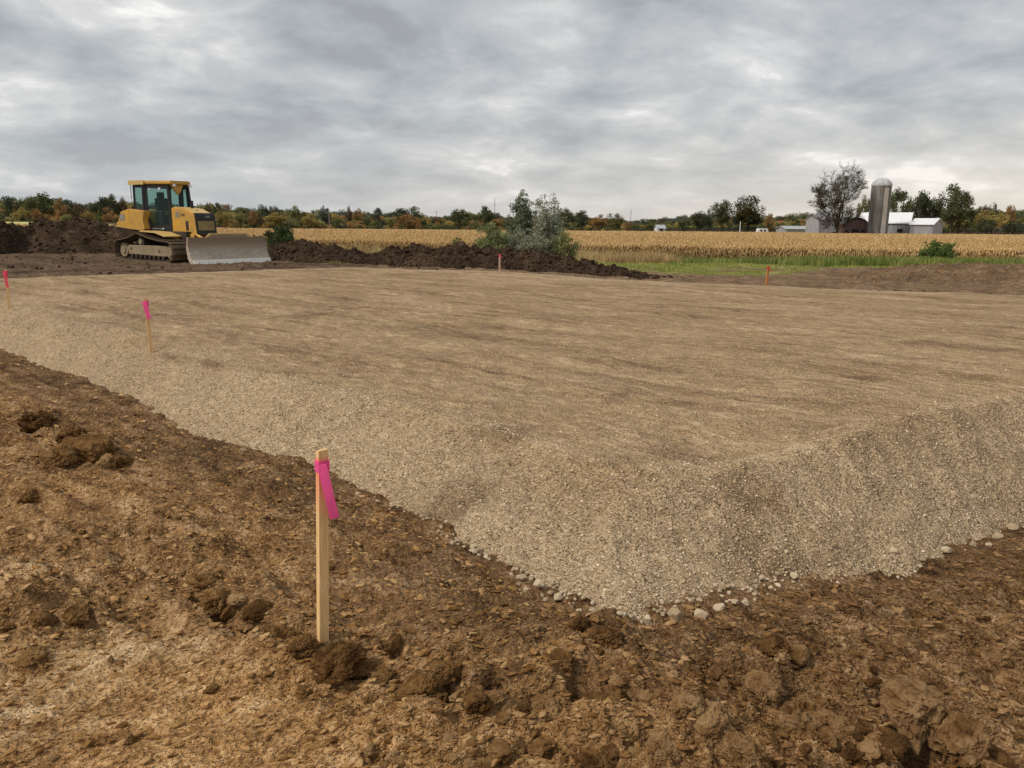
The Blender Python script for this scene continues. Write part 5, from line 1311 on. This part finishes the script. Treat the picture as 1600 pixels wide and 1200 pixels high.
    # windscreen
    MB().add([(.44, -.34, 2.0), (.44, .34, 2.0), (.31, .36, 2.74), (.31, -.36, 2.74), (.434, -.34, 2.0), (.434, .34, 2.0), (.304, .36, 2.74), (.304, -.36, 2.74)], [(0, 1, 2, 3), (7, 6, 5, 4), (0, 4, 5, 1), (1, 5, 6, 2), (2, 6, 7, 3), (3, 7, 4, 0)]).build('windscreen', M['glass'], dz)
    MB().prism([(-.40, 2.83), (.16, 2.83), (.06, 2.60), (-.06, 2.46)], .36, .43, 'x').build('visor_panel', M['yellow'], dz, .006)
    MB().box(.40, .47, -.37, .37, 1.94, 2.01).build('windscreen_sill', M['black'], dz, .01)
    MB().tube((.47, .05, 1.98), (.37, .02, 2.6), .012, 6).build('wiper', M['black'], dz)
    MB().tube((.53, .36, 1.98), (.36, .40, 2.84), .05, 8).build('front_post', M['black'], dz); MB().box(.44, .64, .28, .46, 1.965, 2.07).build('post_foot', M['black'], dz, .012)
    for y in (-.30, .36): MB().cyl((.52, y, 2.80), .05, .08, 'x', 14).build('head_lamp', M['lamp'], rf)
    MB().cyl((-1.46, -.66, 2.72), .045, .03, 'x', 12).build('rear_lamp', M['lamp'], rf); MB().tube((-1.44, -.80, 2.30), (-1.44, -.80, 2.84), .014, 6).build('grab_rail', M['galv'], dz)
    # seat and console inside
    st = empty('seat', (-.45, 0, 1.30)); st.parent = dz
    MB().box(-.28, .26, -.27, .27, .06, .42).build('cushion', M['seat'], st, .05); MB().prism([(-.34, .36), (-.20, .36), (-.26, 1.06), (-.38, 1.06)], -.26, .26).build('backrest', M['seat'], st, .04); MB().box(-.40, -.30, -.14, .14, 1.05, 1.28).build('headrest', M['seat'], st, .03)
    MB().box(.18, .36, -.28, .28, 1.30, 2.02).build('dashboard', M['seat'], dz, .03); MB().box(-.7, -.1, -.48, -.32, 1.36, 1.86).build('armrest', M['seat'], dz, .03); MB().box(-.7, -.1, .32, .48, 1.36, 1.86).build('armrest', M['seat'], dz, .03)
    # ---- blade
    bl = empty('blade', (3.02, .02, -.02)); bl.parent = dz; W = 1.66
    prof = [(.34, .0), (.262, .12), (.17, .28), (.105, .46), (.07, .64), (.075, .82), (.115, .96)]
    back = [(x - .05 - .04 * math.sin(math.pi * i / 6), z) for i, (x, z) in enumerate(prof)]
    MB().prism(prof + back[::-1], -W, W).build('mouldboard', M['blade'], bl, 0, True)
    ed = MB().prism([(.385, -.03), (.272, .19), (.246, .18), (.345, -.03)], -W - .015, W + .015).build('cutting_edge', M['edge'], bl)
    for i in range(9):
        y = -W + .2 + i * .365; MB().cyl((.30, y, .075), .02, .035, 'x', 8).build('bolt', M['tdark'], ed)
    for s in (-1, 1):
        MB().prism([(.36, -.015), (.275, .12), (.18, .28), (.115, .46), (.08, .64), (.085, .82), (.125, .965), (.02, .97), (-.05, .6), (.02, .2), (.2, -.015)], s * W, s * (W + .03)).build('end_plate', M['blade'], bl, .004)
    MB().prism([(-.98, .955), (-.80, 1.10), (.80, 1.10), (1.02, .955)], .06, .10, 'x').build('spill_guard', M['yellow_pale'], bl, .006)
    MB().prism([(-.86, .97), (-.72, 1.07), (.72, 1.07), (.88, .97)], .1015, .108, 'x').build('guard_panel', M['blade'], bl)
    for s in (-1, 1):
        MB().tube((-.02, s * .75, .30), (-2.0, s * .62, .55), .09, 8).build('push_arm', M['yellow'], bl); MB().tube((-.02, s * .40, .60), (-1.15, s * .44, 1.02), .05, 10).build('lift_cylinder', M['yellow'], bl)
    MB().box(-.16, .0, -1.1, 1.1, .18, .40).build('back_beam', M['yellow'], bl, .02)
    return dz
dozer = build_dozer()
bpy.context.view_layer.update()
